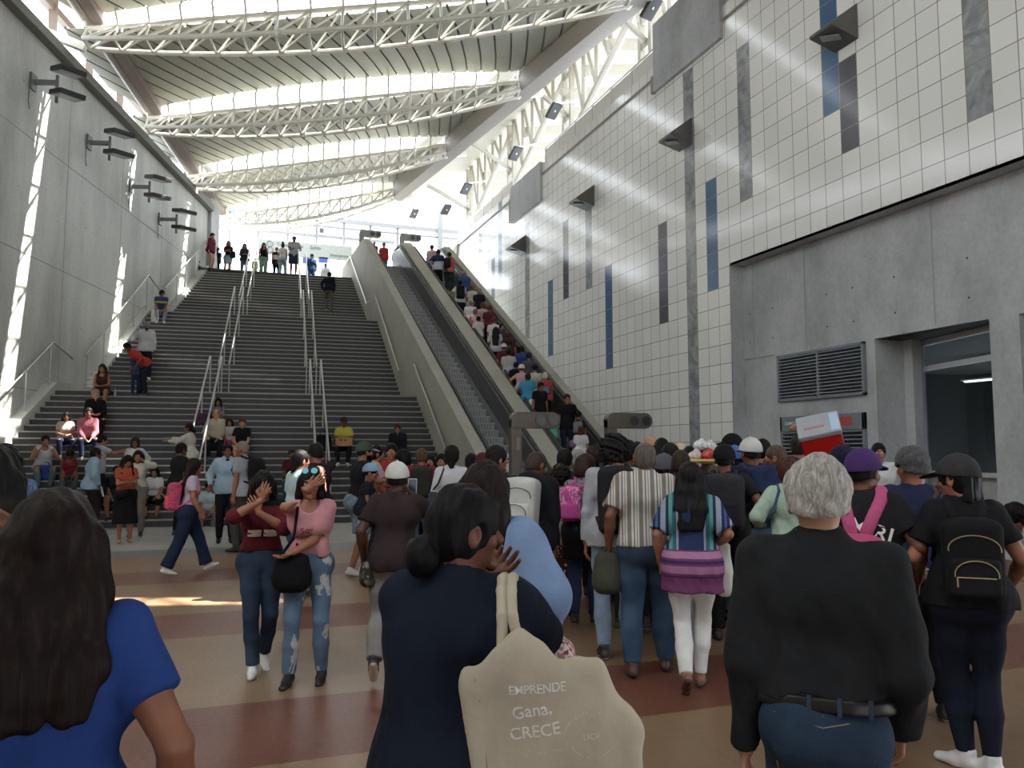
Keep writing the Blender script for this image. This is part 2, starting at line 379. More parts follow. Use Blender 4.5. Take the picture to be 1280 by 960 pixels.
ew = MB(); ew.prism([(10.9, 38.2, TOP-.5), (10.9, 40.8, TOP), (10.9, 40.8, TOP+1.1), (10.9, 38.0, TTOP+.1), (10.9, 37.4, TTOP+.1)], (.5, 0, 0)); struct(ew.build('trim_7', M_CONC_E))
# perforated railing on top
def perf_mat():
    m, nt, b = nodes('perforated_sheet'); L = nt.links.new; g = N(nt, 'ShaderNodeNewGeometry')
    w = N(nt, 'ShaderNodeTexWave', wave_type='BANDS', bands_direction='Z'); w.inputs['Scale'].default_value = 9; L(g.outputs['Position'], w.inputs['Vector'])
    r = ramp(nt, [(.3, lin('#a9a49a')), (.6, lin('#efece4'))]); L(w.outputs[0], r.inputs[0]); L(r.outputs[0], b.inputs['Base Color']); b.inputs['Roughness'].default_value = .5
    return m
M_PERF = perf_mat()
def railing(y0, y1, n, lab):
    t = empty('roof_railing', (11.1, y0, TTOP+.07), 0, lab, 'railing')
    m = MB(); m.box((-.015, .05, .06), (.015, y1-y0-.05, .86)); m.build('perforated_panel', M_PERF, t)
    MB().tube([(0, 0, .92), (0, y1-y0, .92)], .03).build('top_rail', M_STEEL, t)
    for k in range(n+1): y = (y1-y0)*k/n; MB().bar((0, y, 0), (0, y, .92), .05, .05).build('post', M_STEEL, t)
railing(18.6, 26.5, 6, 'long perforated white railing on top of tiled wall between the two concrete blocks')
railing(29.95, 37.8, 6, 'perforated white railing on top of tiled wall beyond the farther concrete block')
# louvres
M_LOUV = plain('#7f878f', .45, .2, name='louvre_paint'); M_VOID = plain('#1a1c24', .9, name='louvre_dark')
def louvre(name, label, y0, y1, z0, z1, n, mull, solid_top=0.):
    t = empty(name, (11.32, y0, z0), 0, label, 'louvre'); w = y1-y0; h = z1-z0
    MB().box((-.005, 0, 0), (.0, w, h)).build('backing', M_VOID, t)
    f_ = MB(); fw = .06
    f_.box((-.07, 0, 0), (0, w, fw)); f_.box((-.07, 0, h-fw-solid_top), (0, w, h)); f_.box((-.07, 0, 0), (0, fw, h)); f_.box((-.07, w-fw, 0), (0, w, h))
    for q in mull: f_.box((-.07, w*q-.03, 0), (0, w*q+.03, h))
    f_.build('frame', M_LOUV, t, bevel=.006)
    for k in range(n):
        z = fw+(h-2*fw-solid_top)*(k+.5)/n; MB().bar((-.035, fw, z), (-.035, w-fw, z), .075, .018, (.5, 0, 1)).build('slat', M_LOUV, t)
    return t
louvre('louvre_grille', 'blue grey ventilation louvre high on concrete wall, two panels wide', 11.62, 14.08, 2.68, 3.68, 13, (.5,))
lv = louvre('louvre_door', 'blue grey louvred door panel under the wide ventilation louvre', 11.66, 14.02, .1, 2.36, 24, (), .26)
MB().box((-.082, .30, 2.02), (-.072, .62, 2.19)).build('red_sign', plain('#b34a4a', .5, name='warning_red'), lv)
def text_obj(txt, size, mat, name, parent, loc, rot, ext=.002, ax='CENTER'):
    cu = bpy.data.curves.new(name, 'FONT'); cu.body = txt; cu.size = size; cu.extrude = ext; cu.align_x = ax; cu.align_y = 'CENTER'
    o = bpy.data.objects.new('tmp', cu); COL.objects.link(o); bpy.context.view_layer.update()
    me = bpy.data.meshes.new_from_object(o.evaluated_get(bpy.context.evaluated_depsgraph_get())); bpy.data.objects.remove(o)
    me.materials.clear(); me.materials.append(mat); me.name = name
    o = bpy.data.objects.new(name, me); COL.objects.link(o); o.parent = parent; o.location = loc; o.rotation_euler = rot; return o
M_WTXT = plain('#e9e9e6', .5, name='white_lettering')
text_obj('CUARTO DE TABLEROS', .09, M_WTXT, 'lettering', lv, (-.075, 1.72, 2.11), (pi/2, 0, -pi/2))
# window bay on the right
GW0 = np.array([11.8, 9.16, 0]); GW1 = np.array([12.4, 11.34, 0]); gd = (GW1-GW0)/np.linalg.norm(GW1-GW0); gn = np.array([-gd[1], gd[0], 0])
def GP(t, off, z): p = GW0+gd*t+gn*off; return (p[0], p[1], z)
GL = float(np.linalg.norm(GW1-GW0)); G0 = -3.2
sw = MB(); sw.prism([GP(G0, -.02, 0), GP(GL, -.02, 0), GP(GL, -.02, 1.2), GP(G0, -.02, 1.2)], tuple(-gn*.2)); struct(sw.build('wall_right', M_CONC_R))
fr = MB()
for a, bq in ((0, GL), (G0, -.5)):
    fr.bar(GP(a, .04, 1.24), GP(bq, .04, 1.24), .08, .08); fr.bar(GP(a, .04, 3.16), GP(bq, .04, 3.16), .08, .09); fr.bar(GP(a, .04, 3.64), GP(bq, .04, 3.64), .08, .1)
    fr.bar(GP(a+.03, .04, 1.2), GP(a+.03, .04, 3.7), .08, .08); fr.bar(GP(bq-.03, .04, 1.2), GP(bq-.03, .04, 3.7), .08, .08)
struct(fr.build('window_2', plain('#c9ccd2', .4, .2, name='window_frame')))
mg, nt, b = nodes('window_glass'); b.inputs['Base Color'].default_value = (.5, .56, .56, 1); b.inputs['Roughness'].default_value = .02; b.inputs['Transmission Weight'].default_value = 1.0; b.inputs['IOR'].default_value = 1.17
gl = MB(); gl.prism([GP(G0, .03, 1.2), GP(GL, .03, 1.2), GP(GL, .03, 3.7), GP(G0, .03, 3.7)], tuple(-gn*.012)); struct(gl.build('window_2', mg))
pc = MB()
pc.box((11.3, 8.55, 0), (11.75, 9.05, 3.7)); pc.box((12.0, 11.2, 0), (12.22, 11.42, 3.7)); pc.box((11.25, 4.6, 0), (11.7, 5.1, 3.7))
struct(pc.build('wall_right', M_CONC_R))
rm = MB(); M_ROOM = plain('#151718', .8, name='unlit_room_tone'); x0, x1, y0, y1 = 12.45, 19, 3, 16  # walls near black to stand for the unlit room
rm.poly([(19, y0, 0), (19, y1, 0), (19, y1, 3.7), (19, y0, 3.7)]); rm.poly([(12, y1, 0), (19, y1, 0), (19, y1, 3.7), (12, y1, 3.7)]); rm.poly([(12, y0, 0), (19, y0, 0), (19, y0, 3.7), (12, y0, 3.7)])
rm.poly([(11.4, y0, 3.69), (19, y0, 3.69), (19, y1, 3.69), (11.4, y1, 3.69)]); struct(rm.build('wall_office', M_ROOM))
cbn = empty('office_cabinet', (13.6, 13.2, 0), 0, 'tall beige cabinet standing inside the office window', 'cabinet')
cbm = MB(); cbm.box((0, 0, 0), (.5, 1.3, 1.95)); cbm.build('body', plain('#8c8474', .6, name='beige_laminate'), cbn, bevel=.01); MB().box((-.02, .02, 1.02), (0, 1.28, 1.9)).build('door', plain('#958c7b', .6, name='beige_door'), cbn); MB().box((-.02, .02, .05), (0, 1.28, .98)).build('door', plain('#958c7b', .6, name='beige_door'), cbn)
M_TUBE, nt, b = nodes('fluorescent_tube'); b.inputs['Emission Color'].default_value = (.95, 1, 1, 1); b.inputs['Emission Strength'].default_value = 2.5
for i, (x, y, lab) in enumerate([(14.5, 11.0, 'short fluorescent ceiling light seen high through the office window'), (15.5, 12.6, 'fluorescent ceiling light seen low through the office window beside beige cabinet'), (16.5, 11.2, 'faint long fluorescent light deepest inside the office window')]):
    t = empty('office_light', (x, y, 3.66), 0, lab, 'ceiling light'); z = (0, -.45, -.2)[i]
    MB().box((-.06, -.45, z-.06), (.06, .45, z-.03)).build('tube', M_TUBE, t); MB().box((-.1, -.5, z-.03), (.1, .5, z)).build('housing', M_WHITE, t)
    if z < 0: MB().bar((0, -.3, z), (0, -.3, .02), .01, .01).build('hanger', M_GREY, t)
# back of the hall, unseen: slab added to dim, opening sized for foreground light
sl = MB(); sl.box((-16, -9, 5.2), (11.3, 0.0, 5.7)); struct(sl.build('ceiling', M_CONC_R))
bw = MB(); bw.box((-16, -9.3, 2.5), (16, -9, 17)); bw.box((-16, -9.3, 0), (-3.5, -9, 2.5)); bw.box((3.5, -9.3, 0), (16, -9, 2.5)); struct(bw.build('wall_back', M_CONC_R))
struct(MB().poly([(-40, -60, -.02), (40, -60, -.02), (40, -9, -.02), (-40, -9, -.02)]).build('floor', M_STONE))
# ================================================================ ROOF
TR = []                                       # left end, right end of every truss (far bottom chord)
for k in range(-3, 5):
    l = np.array([-3.56+1.1*(k-1), 23.7+5.8*(k-1), 12.6]); r = np.array([10.3-.85*(k-1), 18.75+6.35*(k-1), 13.9])
    if k == -1: l[1] += 1.5; r[1] += 1.5
    TR.append((k, l, r))
WD = np.array([.19, .98, 0.])
def chord(l, r, s, kind):
    p = l+(r-l)*s; sg_ = 4*s*(1-s); p = p.copy(); p[2] -= .62*sg_
    sp = .55+.6*sg_
    if kind == 'near': p -= WD*sp
    if kind == 'top': p -= WD*sp*.5; p[2] += .42+.45*sg_
    return p
M_TRUSS = plain('#efece2', .45, name='white_truss_paint')
def gap_at(k, s):
    g_ = GAPS.get(k, (0., 0.)); return g_[0]+g_[1]*(4*s*(1-s))
GAPS = {1: (.12, .5), 2: (.12, .5), 3: (.12, .5), 4: (.12, .5), -1: (.0, .5)}
for k, l, r in TR:
    if k < -1: continue
    m = MB(); n = 17; rr_ = .055 if k <= 2 else .06
    for kd in ('far', 'near', 'top'): m.tube([chord(l, r, i/n, kd) for i in range(n+1)], rr_*1.25, 8)
    for i in range(n+1):
        s = i/n; a, b_, c = (chord(l, r, s, q) for q in ('far', 'near', 'top'))
        m.tube([a, b_], rr_*.7, 6); m.tube([b_, c], rr_*.7, 6)
        if i < n:
            s2 = (i+1)/n; a2, b2, c2 = (chord(l, r, s2, q) for q in ('far', 'near', 'top'))
            m.tube([a, b2], rr_*.62, 6); m.tube([b_, c2], rr_*.75, 6); m.tube([a, c2], rr_*.5, 6)
        if i % 1 == 0:                        # bent struts carrying the deck
            g_ = max(gap_at(k, s), .3); p0 = c+np.array([0, 0, .30])-WD*.28; p1 = c-WD*.02+np.array([0, 0, .12+g_])
            m.tube([c, p0, p1], rr_*.62, 6)
            if i % 2: q0 = c+WD*.35+np.array([0, 0, .22]); m.tube([c+WD*.3, q0+np.array([0, 0, .1])], rr_*.5, 6)
    m.ball(chord(l, r, .42, 'far'), .12); m.ball(chord(l, r, .36, 'near'), .11); m.ball(chord(l, r, .33, 'top'), .1)
    m.bar(l+np.array([-.1, 0, .0]), l+np.array([-1.1, .2, .35]), .2, .22); m.bar(r+np.array([0, 0, .1]), r+np.array([.9, -.1, .3]), .25, .3)
    struct(m.build('trim_8', M_TRUSS, None, True))
M_DECK = plain('#a6a699', .5, .1, name='roof_deck_metal'); M_GROOVE = plain('#77776f', .6, name='roof_deck_groove')
def deck(k, k2, ns=32, delta=.2):
    _, l0, r0 = TR[k+3]; _, l1, r1 = TR[k2+3]; m = MB()
    def nearp(s): p = l0+(r0-l0)*s; c = chord(l0, r0, min(max(s, 0), 1), 'top'); return np.array([p[0]+.05, p[1]+.1, c[2]+.22])
    def farp(s): p = l1+(r1-l1)*s; c = chord(l1, r1, min(max(s, 0), 1), 'top'); q = p-WD*(.40 if k2 in GAPS else -.25); return np.array([q[0], q[1], c[2]+.16+gap_at(k2, min(max(s, 0), 1))])
    ds = (1+delta)/ns
    for i in range(ns):
        sN0 = -delta+i*ds; sN1 = sN0+ds
        def P(sn, v):                        # v: 0 near .. 1 far, clipped to the bay
            s = sn+delta*v; return nearp(s)*(1-v)+farp(s)*v
        def clipv(sn):
            v0, v1 = 0., 1.
            if sn < -.06: v0 = (-.06-sn)/delta
            if sn+delta > 1.0: v1 = (1.0-sn)/delta
            return max(0, v0), min(1, v1)
        a = clipv(sN0); b_ = clipv(sN1-.12*ds); c = clipv(sN1)
        if a[1] <= a[0] or c[1] <= c[0]: continue
        V = 4; up_ = np.array([0, 0, .06])
        for q in range(V):
            f0, f1 = q/V, (q+1)/V
            A0, A1 = P(sN0, a[0]+(a[1]-a[0])*f0), P(sN0, a[0]+(a[1]-a[0])*f1); B0, B1 = P(sN1-.12*ds, b_[0]+(b_[1]-b_[0])*f0), P(sN1-.12*ds, b_[0]+(b_[1]-b_[0])*f1)
            C0, C1 = P(sN1, c[0]+(c[1]-c[0])*f0), P(sN1, c[0]+(c[1]-c[0])*f1)
            m.poly([A0, B0, B1, A1], 0); m.poly([B0, B0+up_, B1+up_, B1], 1); m.poly([B0+up_, C0+up_, C1+up_, B1+up_], 1); m.poly([C0+up_, C0, C1, C1+up_], 1)
    struct(m.build('ceiling', [M_DECK, M_GROOVE]))
for k in range(-3, 4): deck(k, k+1)
_, l4, r4 = TR[-1]
# right-hand girder, left gutter beam
gm = MB()
for (k, l, r), (_, l2, r2) in zip(TR[:-1], TR[1:]):
    off = np.array([.15, 0, .35]); gm.bar(r+off, r2+off, .55, .75)
struct(gm.build('trim_9', M_BEAM2))
gm = MB()
for (k, l, r), (_, l2, r2) in zip(TR[:-1], TR[1:]):
    gm.bar(l+np.array([.32, 0, .78]), l2+np.array([.32, 0, .78]), .3, .45); gm.tube([l+np.array([-.02, 0, .72]), l2+np.array([-.02, 0, .72])], .16, 12, 1)
struct(gm.build('trim_10', [M_BROWN, plain('#b9b3ab', .5, name='gutter_pipe')], None, True))
# outer eave strip on the left, and white steelwork along the right
ev = MB(); ev.poly([LW(YL0, -2.2, 15.4), LW(YL1+5, -2.2, 15.4), LW(YL1+5, .4, 13.9), LW(YL0, .4, 13.9)]); struct(ev.build('ceiling', M_DECK))
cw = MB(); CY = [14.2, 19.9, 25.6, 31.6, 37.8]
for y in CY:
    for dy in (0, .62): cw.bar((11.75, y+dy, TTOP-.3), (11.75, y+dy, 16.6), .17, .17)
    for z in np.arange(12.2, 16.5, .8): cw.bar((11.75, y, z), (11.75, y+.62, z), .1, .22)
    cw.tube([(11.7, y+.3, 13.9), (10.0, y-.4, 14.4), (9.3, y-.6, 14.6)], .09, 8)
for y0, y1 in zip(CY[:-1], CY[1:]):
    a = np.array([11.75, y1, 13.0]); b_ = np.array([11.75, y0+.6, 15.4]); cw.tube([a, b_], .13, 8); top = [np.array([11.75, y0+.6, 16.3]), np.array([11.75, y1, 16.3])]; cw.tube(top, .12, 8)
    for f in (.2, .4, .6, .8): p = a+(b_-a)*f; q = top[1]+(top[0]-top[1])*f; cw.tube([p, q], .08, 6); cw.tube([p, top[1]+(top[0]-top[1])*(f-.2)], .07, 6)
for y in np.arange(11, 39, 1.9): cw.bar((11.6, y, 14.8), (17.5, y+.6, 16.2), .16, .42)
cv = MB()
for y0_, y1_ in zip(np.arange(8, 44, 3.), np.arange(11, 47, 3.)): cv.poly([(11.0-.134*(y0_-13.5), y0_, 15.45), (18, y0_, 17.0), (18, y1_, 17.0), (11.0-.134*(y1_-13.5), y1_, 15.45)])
struct(cv.build('ceiling', plain('#a8a396', .6, name='sun_stop_sheet')))  # sheet added over the slats to stop the sun, white toned as shaded
struct(cw.build('column', plain('#b3aea2', .5, name='shaded_white_steel'), None, True))  # white paint greyed so the steel reads as shaded
# ================================================================ FAR END
fe = MB(); YE = 46.
zt, zl = on_y(300, 264, YE)[2], on_y(300, 286, YE)[2]
fe.bar((-6, YE, zt), (19, YE, zt), .25, .22); fe.bar((-6, YE, zl), (9.5, YE, zl), .16, .16); fe.bar((-6, YE, zt-.42), (19, YE, zt-.42), .1, .1)
for px in (287, 323, 360, 396, 430, 463, 497):
    x = on_y(px, 280, YE)[0]; fe.bar((x, YE, zl-.5 if px > 290 else TOP), (x, YE, zt), .13, .13)
for x in (12.3, 16.8): fe.bar((x, YE, TOP), (x, YE, 19), .3, .3)
struct(fe.build('window_3', plain('#737578', .5, name='end_frame_paint')))
def facing_sign(name, label, x0, x1, y, z0, z1, mat, cat='sign'):
    t = empty(name, ((x0+x1)/2, y, z0), 0, label, cat); w = x1-x0; h = z1-z0
    MB().box((-w/2, -.06, 0), (w/2, .06, h)).build('panel', mat, t, bevel=.015); return t
a0 = on_y(323, 298, 45.6); a1 = on_y(440, 320, 45.6); z0 = on_y(330, 311, 45.6)[2]-.3; z1 = on_y(330, 299, 45.6)[2]
sg1 = facing_sign('direction_sign', 'long grey hanging direction sign over the upper landing', a0[0], a1[0], 45.6, z0, z1, plain('#747874', .5, name='sign_grey'))
for q_ in (-.4, 0, .4): MB().box(((a1[0]-a0[0])*q_-.03, -.02, z1-z0), ((a1[0]-a0[0])*q_+.03, .4, zl-z0)).build('hanger', M_GREY, sg1)
M_TXT = plain('#2c3130', .6, name='grey_lettering')
w_ = a1[0]-a0[0]
text_obj('Transferencia', .26, M_TXT, 'lettering', sg1, (-w_*.17, -.065, (z1-z0)*.72), (pi/2, 0, 0)); text_obj('Salida', .26, M_TXT, 'lettering', sg1, (w_*.10, -.065, (z1-z0)*.70), (pi/2, 0, 0))
text_obj('Emergencia', .22, M_TXT, 'lettering', sg1, (w_*.36, -.065, (z1-z0)*.3), (pi/2, 0, 0))
for q, dz in ((.12, .72), (.125, .32)):
    MB().tube([(-w_/2+w_*q+.16*cos(a), -.07, (z1-z0)*dz+.16*sin(a)) for a in np.linspace(0, 2*pi, 17)], .02, 6).build('pictogram', M_TXT, sg1)
for px0, px1, py0, py1, lab in ((378, 393, 323, 329, 'small blue sign behind the person in blue at the top of stairs'), (398, 410, 322, 328, 'small blue sign beside the escalator wall at the top of stairs')):
    p = on_y(px0, py1, 45.6); q = on_y(px1, py0, 45.6); ts = facing_sign('blue_sign', lab, p[0], q[0], 45.6, p[2], q[2], plain('#24387c', .5, name='sign_blue'))
    MB().box((-.02, 0, q[2]-p[2]), (.02, .02, z0-p[2]+.05)).build('hanger', M_GREY, ts)
p = on_y(285, 312, 44.); q = on_y(322, 280, 44.)
wp = MB(); wp.box((p[0]-.2, 44.0, TOP), (q[0]+.1, 44.1, 11.0)); struct(wp.build('wall_end', plain('#dcd6cd', .7, name='low_screen_wall')))
fw = MB(); fw.box((9.5, 52, TOP), (30, 52.3, TOP+2.2)); struct(fw.build('wall_end', plain('#d8d5d0', .7, name='far_low_wall')))
# ================================================================ FITTINGS
def floodlight_pair(py, z, label, second=True):
    p = LW(py, 0, z); t = empty('wall_floodlight', p, 0, label, 'floodlight', 'twin floodlights along the left wall'); d = lnrm; u = np.array([0, 0, 1.]); a = ld
    m = MB(); m.bar(d*0, d*.06, .28, .42); m.bar(d*.03, d*.62, .11, .11); m.build('bracket', M_GREY, t)
    m = MB(); m.bar(d*.62+u*.2, d*.62-u*.52, .07, .07); m.build('mast', M_GREY, t)
    for dz in ((.22, -.40) if second else (.2,)):
        c = d*.88+u*dz-a*.05; m = MB(); v1 = (d*.62-u*.16-a*.55); v1 /= np.linalg.norm(v1); v2 = np.cross(v1, u); v2 /= np.linalg.norm(v2); n_ = np.cross(v2, v1)
        pts = [c-v1*.28-v2*.32, c+v1*.38-v2*.32, c+v1*.38+v2*.32, c-v1*.28+v2*.32]; m.prism(pts, n_*.13)
        h = m.build('lamp_head', M_DARK, t, bevel=.02)
        sgn = -1 if n_[2] > 0 else 1
        off = n_*(-.006) if n_[2] > 0 else n_*(.136)
        MB().prism([q*.0+c+(q-c)*.82+off for q in pts], n_*.004).build('lens', plain('#b9c0c2', .2, name='lamp_lens'), h)
    MB().tube([(0, 0, .15)-a*.1, d*.06-a*.25-u*.6, d*.02-a*.1-u*.75], .012, 6).build('cable', M_GREY, t)
for i, (y, z, lab) in enumerate([(18.9, 12.0, 'twin floodlight on left wall cropped by the picture corner'), (22.77, 11.05, 'twin floodlight on left wall, second along from picture corner'), (25.92, 10.75, 'twin floodlight on left wall, third along from picture corner'), (29.03, 10.5, 'twin floodlight on left wall, fourth along from picture corner'), (31.69, 10.2, 'twin floodlight on left wall, farthest along toward the stair top')]): floodlight_pair(y, z, lab)
def wedge(px, py, label):
    p = on_x(px, py, TB); t = empty('wedge_wall_lamp', (TB, p[1], p[2]), 0, label, 'wall lamp', 'wedge lamps on the tiled wall')
    m = MB(); m.prism([(0, -.3, .42), (0, -.3, -.28), (-.62, -.3, -.12), (-.62, -.3, -.06)], (0, .6, 0)); m.build('housing', plain('#5c5a58', .45, .2, name='lamp_housing'), t, bevel=.012)
    MB().bar((-.28, -.14, -.222), (-.48, .14, -.172), .26, .012).build('lens', plain('#9a9a98', .25, name='wedge_lens'), t)
for q in ((1058, 40, 'dark wedge lamp on blue tile strip, highest in the picture'), (857, 172, 'dark wedge lamp on the long marble strip of tiled wall'), (738, 250, 'dark wedge lamp on short marble strip between charcoal strips'), (654, 309, 'dark wedge lamp farthest along tiled wall, near the escalator top')): wedge(*q)
def column_flood(px, py, X, label):
    p = on_x(px, py, X); t = empty('column_floodlight', p, 0, label, 'floodlight', 'floodlights over the right wall'); m = MB()
    v1 = np.array([-.2, .75, -.62]); v1 /= np.linalg.norm(v1); v2 = np.array([1, .25, 0.]); v2 /= np.linalg.norm(v2); n_ = np.cross(v2, v1)
    m.prism([-v1*.3-v2*.2, v1*.3-v2*.2, v1*.3+v2*.2, -v1*.3+v2*.2], n_*.12); m.build('lamp_head', M_DARK, t, bevel=.02)
    MB().tube([(0, 0, 0), (.1, -.1, .3), (11.75-X, -.1, .5)], .04, 8).build('arm', M_TRUSS, t)
for q in ((815, 12, 10.9, 'small dark floodlight over the nearer concrete block'), (693, 140, 10.9, 'small dark floodlight before the tallest white column'), (645, 193, 10.9, 'small dark floodlight over the farther concrete block'), (583, 237, 10.8, 'small dark floodlight beside second white column'), (558, 263, 10.6, 'small dark floodlight low against the white sky'), (518, 268, 10.2, 'tiny dark floodlight on the farthest white column')): column_flood(*q)
# handrails --------------------------------------------------------
def rail_line(name, label, pts, posts, parent=None, r=.026, h=.0):
    t = empty(name, pts[0], 0, label, 'handrail'); o = np.array(pts[0], float)
    MB().tube([np.array(p, float)-o for p in pts], r, 10).build('rail', M_STEEL, t, True)
    for a, b_ in posts: MB().tube([np.array(a, float)-o, np.array(b_, float)-o], .02, 8).build('post', M_STEEL, t, True)
    return t
FL = [(18.6, 23.25, 0., 20*RISER), (25.35, 29.7, 20*RISER, 40*RISER), (31.55, 36.05, 40*RISER, TOP)]
HR = .95
def yl(yr): return None
for i, (ya, yb, za, zb) in enumerate(FL):
    lab = ('lower', 'middle', 'upper')[i]
    # on the left curb
    pts = []; posts = []
    ny = lambda yr: (yr-XR*ND[1]/ND[0]-11.0*ND[1]/ND[0])/(1-.277*ND[1]/ND[0])
    A, B = ny(ya), ny(yb)
    for f in (-.02, 1.02): pts.append(LW(A+(B-A)*f, .17, za+(zb-za)*f+HR+.25))
    pts.append(LW(B+1.2, .17, zb+.95 if i < 2 else zb+.2))
    for f in (.0, .25, .5, .75, 1.0):
        q = LW(A+(B-A)*f, .17, 0); z = za+(zb-za)*f; posts.append(((q[0], q[1], z), (q[0], q[1], z+HR+.25)))
    rail_line('stair_handrail', 'steel handrail along left concrete wall on %s flight of stairs' % lab, pts, posts)
    # two double rails in the middle of the stairs
    for nm, (xa, xb) in (('nearest the left wall', ((-.95, .62)[0], None)), ('nearest the escalators', (2.1, None))):
        for side in (0, 1):
            def xm(yr):
                f = (yr-18.6)/(36.05-18.6)
                return (-.72+f*1.85 if nm[8] == 't' and 'left' in nm else 2.2+f*1.0)+side*.30
            P_ = []; Q_ = []
            for f in (0.0, 1.0):
                yr = ya+(yb-ya)*f; x = xm(yr); P_.append((x, nos_y(yr, x), za+(zb-za)*f+HR+.05))
            for f in (0.0, .33, .66, 1.0):
                yr = ya+(yb-ya)*f+.12; x = xm(yr); y = nos_y(yr, x); Q_.append(((x, y, stair_z(x, y)), (x, y, za+(zb-za)*f+HR+.06)))
            rail_line('stair_handrail', 'steel %s rail of the double handrail %s, %s flight' % (('first', 'second')[side], nm, lab), P_, Q_)
    # wall-mounted rail on the divider
    P_ = []
    if i > 0: P_.append((XR-.09, ya-.55, za+HR))
    P_ += [(XR-.09, ya, za+HR), (XR-.09, yb, zb+HR)]
    if i == 2: P_ += [(XR-.09, yb+1.3, zb+HR)]
    Q_ = [((XR, ya+(yb-ya)*f, za+(zb-za)*f+HR-.1), (XR-.09, ya+(yb-ya)*f, za+(zb-za)*f+HR-.02)) for f in (.05, .35, .65, .95)]
    t = empty('wall_handrail', P_[0], 0, 'steel handrail fixed to the escalator wall beside %s flight of stairs' % lab, 'handrail'); o = np.array(P_[0])
    MB().tube([np.array(p)-o for p in P_], .028, 10).build('rail', M_STEEL, t, True)
    for a, b_ in Q_: MB().tube([np.array(a)-o, np.array(b_)-o], .014, 6).build('bracket', M_STEEL, t)
# signal posts ------------------------------------------------------
def signal_post(x, y, z0, label, h=2.4, mat=M_GREY, arm=.92, lens2='#3c3d3f'):
    t = empty('escalator_signal', (x, y, z0), 0, label, 'signal post', 'escalator signal posts'); m = MB(); m.box((-.11, -.09, 0), (.11, .09, h-.12)); m.build('post', mat, t, bevel=.02)
    m = MB(); n = 8; cs = [(-.11, h-.28)]+[(-.0+.16*cos(a)-.0, h-.16+.16*sin(a)) for a in np.linspace(pi, pi/2, 5)]
    pr = [(.08, h-.30), (.08, h)]+[(arm-.16+.16*cos(a), h-.16+.16*sin(a)) for a in np.linspace(pi/2, -pi/2, 9)]+[(.08, h-.32)]
    pr = [(-.11+.16-.16*cos(a), h-.16+.16*sin(a)) for a in np.linspace(0, pi/2, 6)]+[(arm-.16+.16*cos(a), h-.16+.16*sin(a)) for a in np.linspace(pi/2, -pi/2, 9)]+[(-.11, h-.32)]
    m.prism([(px, -.1, pz) for px, pz in pr], (0, .2, 0)); m.build('arm', mat, t, bevel=.01)
    for q in (arm-.16, arm-.43):
        MB().disc((q, -.1, h-.16), (0, -1, 0), .115, .02, 24).build('lamp_ring', plain('#59595a', .4, name='ring'), t); MB().disc((q, -.118, h-.16), (0, -1, 0), .095, .008, 24).build('lens', plain(lens2, .25, name='dark_lens'), t)
    MB().box((-.02, -.11, h-.75), (.06, -.09, h-.5)).build('notice', M_GREY, t)
M_SIG = plain('#66605a', .45, .3, name='signal_post_metal')
signal_post(5.45, 14.6, 0, 'grey signal post with two round lamps before the empty escalator', 2.4, M_SIG)
signal_post(7.52, 14.6, 0, 'grey signal post with two round lamps before the tiled wall', 2.42, M_SIG)
signal_post(6.05, 36.6, TOP, 'pale signal post at the head of empty escalator', 2.4, M_GREY); signal_post(7.95, 36.6, TOP, 'pale signal post at the head of packed escalator', 2.4, M_GREY)
nb = empty('notice_box', (5.62, 15.35, 0), 0, 'white notice box on the end of concrete divider before the escalators', 'notice'); MB().box((-.25, -.05, 1.22), (.2, .0, 1.58)).build('panel', plain('#d9dcde', .5, name='notice_white'), nb, bevel=.01); MB().box((-.2, -.055, 1.46), (.12, -.05, 1.5)).build('printed_line', M_DARK, nb); MB().box((-.06, -.04, 0), (.06, .02, 1.22)).build('stand', M_GREY, nb)
cam_box = empty('security_camera', tuple(on_y(402, 288, 45.7)), 0, 'tiny security camera under the white end beam', 'camera'); MB().box((-.12, -.2, -.12), (.12, .15, .1)).build('camera_body', M_DARK, cam_box, bevel=.03); MB().bar((0, .1, .05), (0, .25, .4), .05, .05).build('bracket', M_GREY, cam_box)
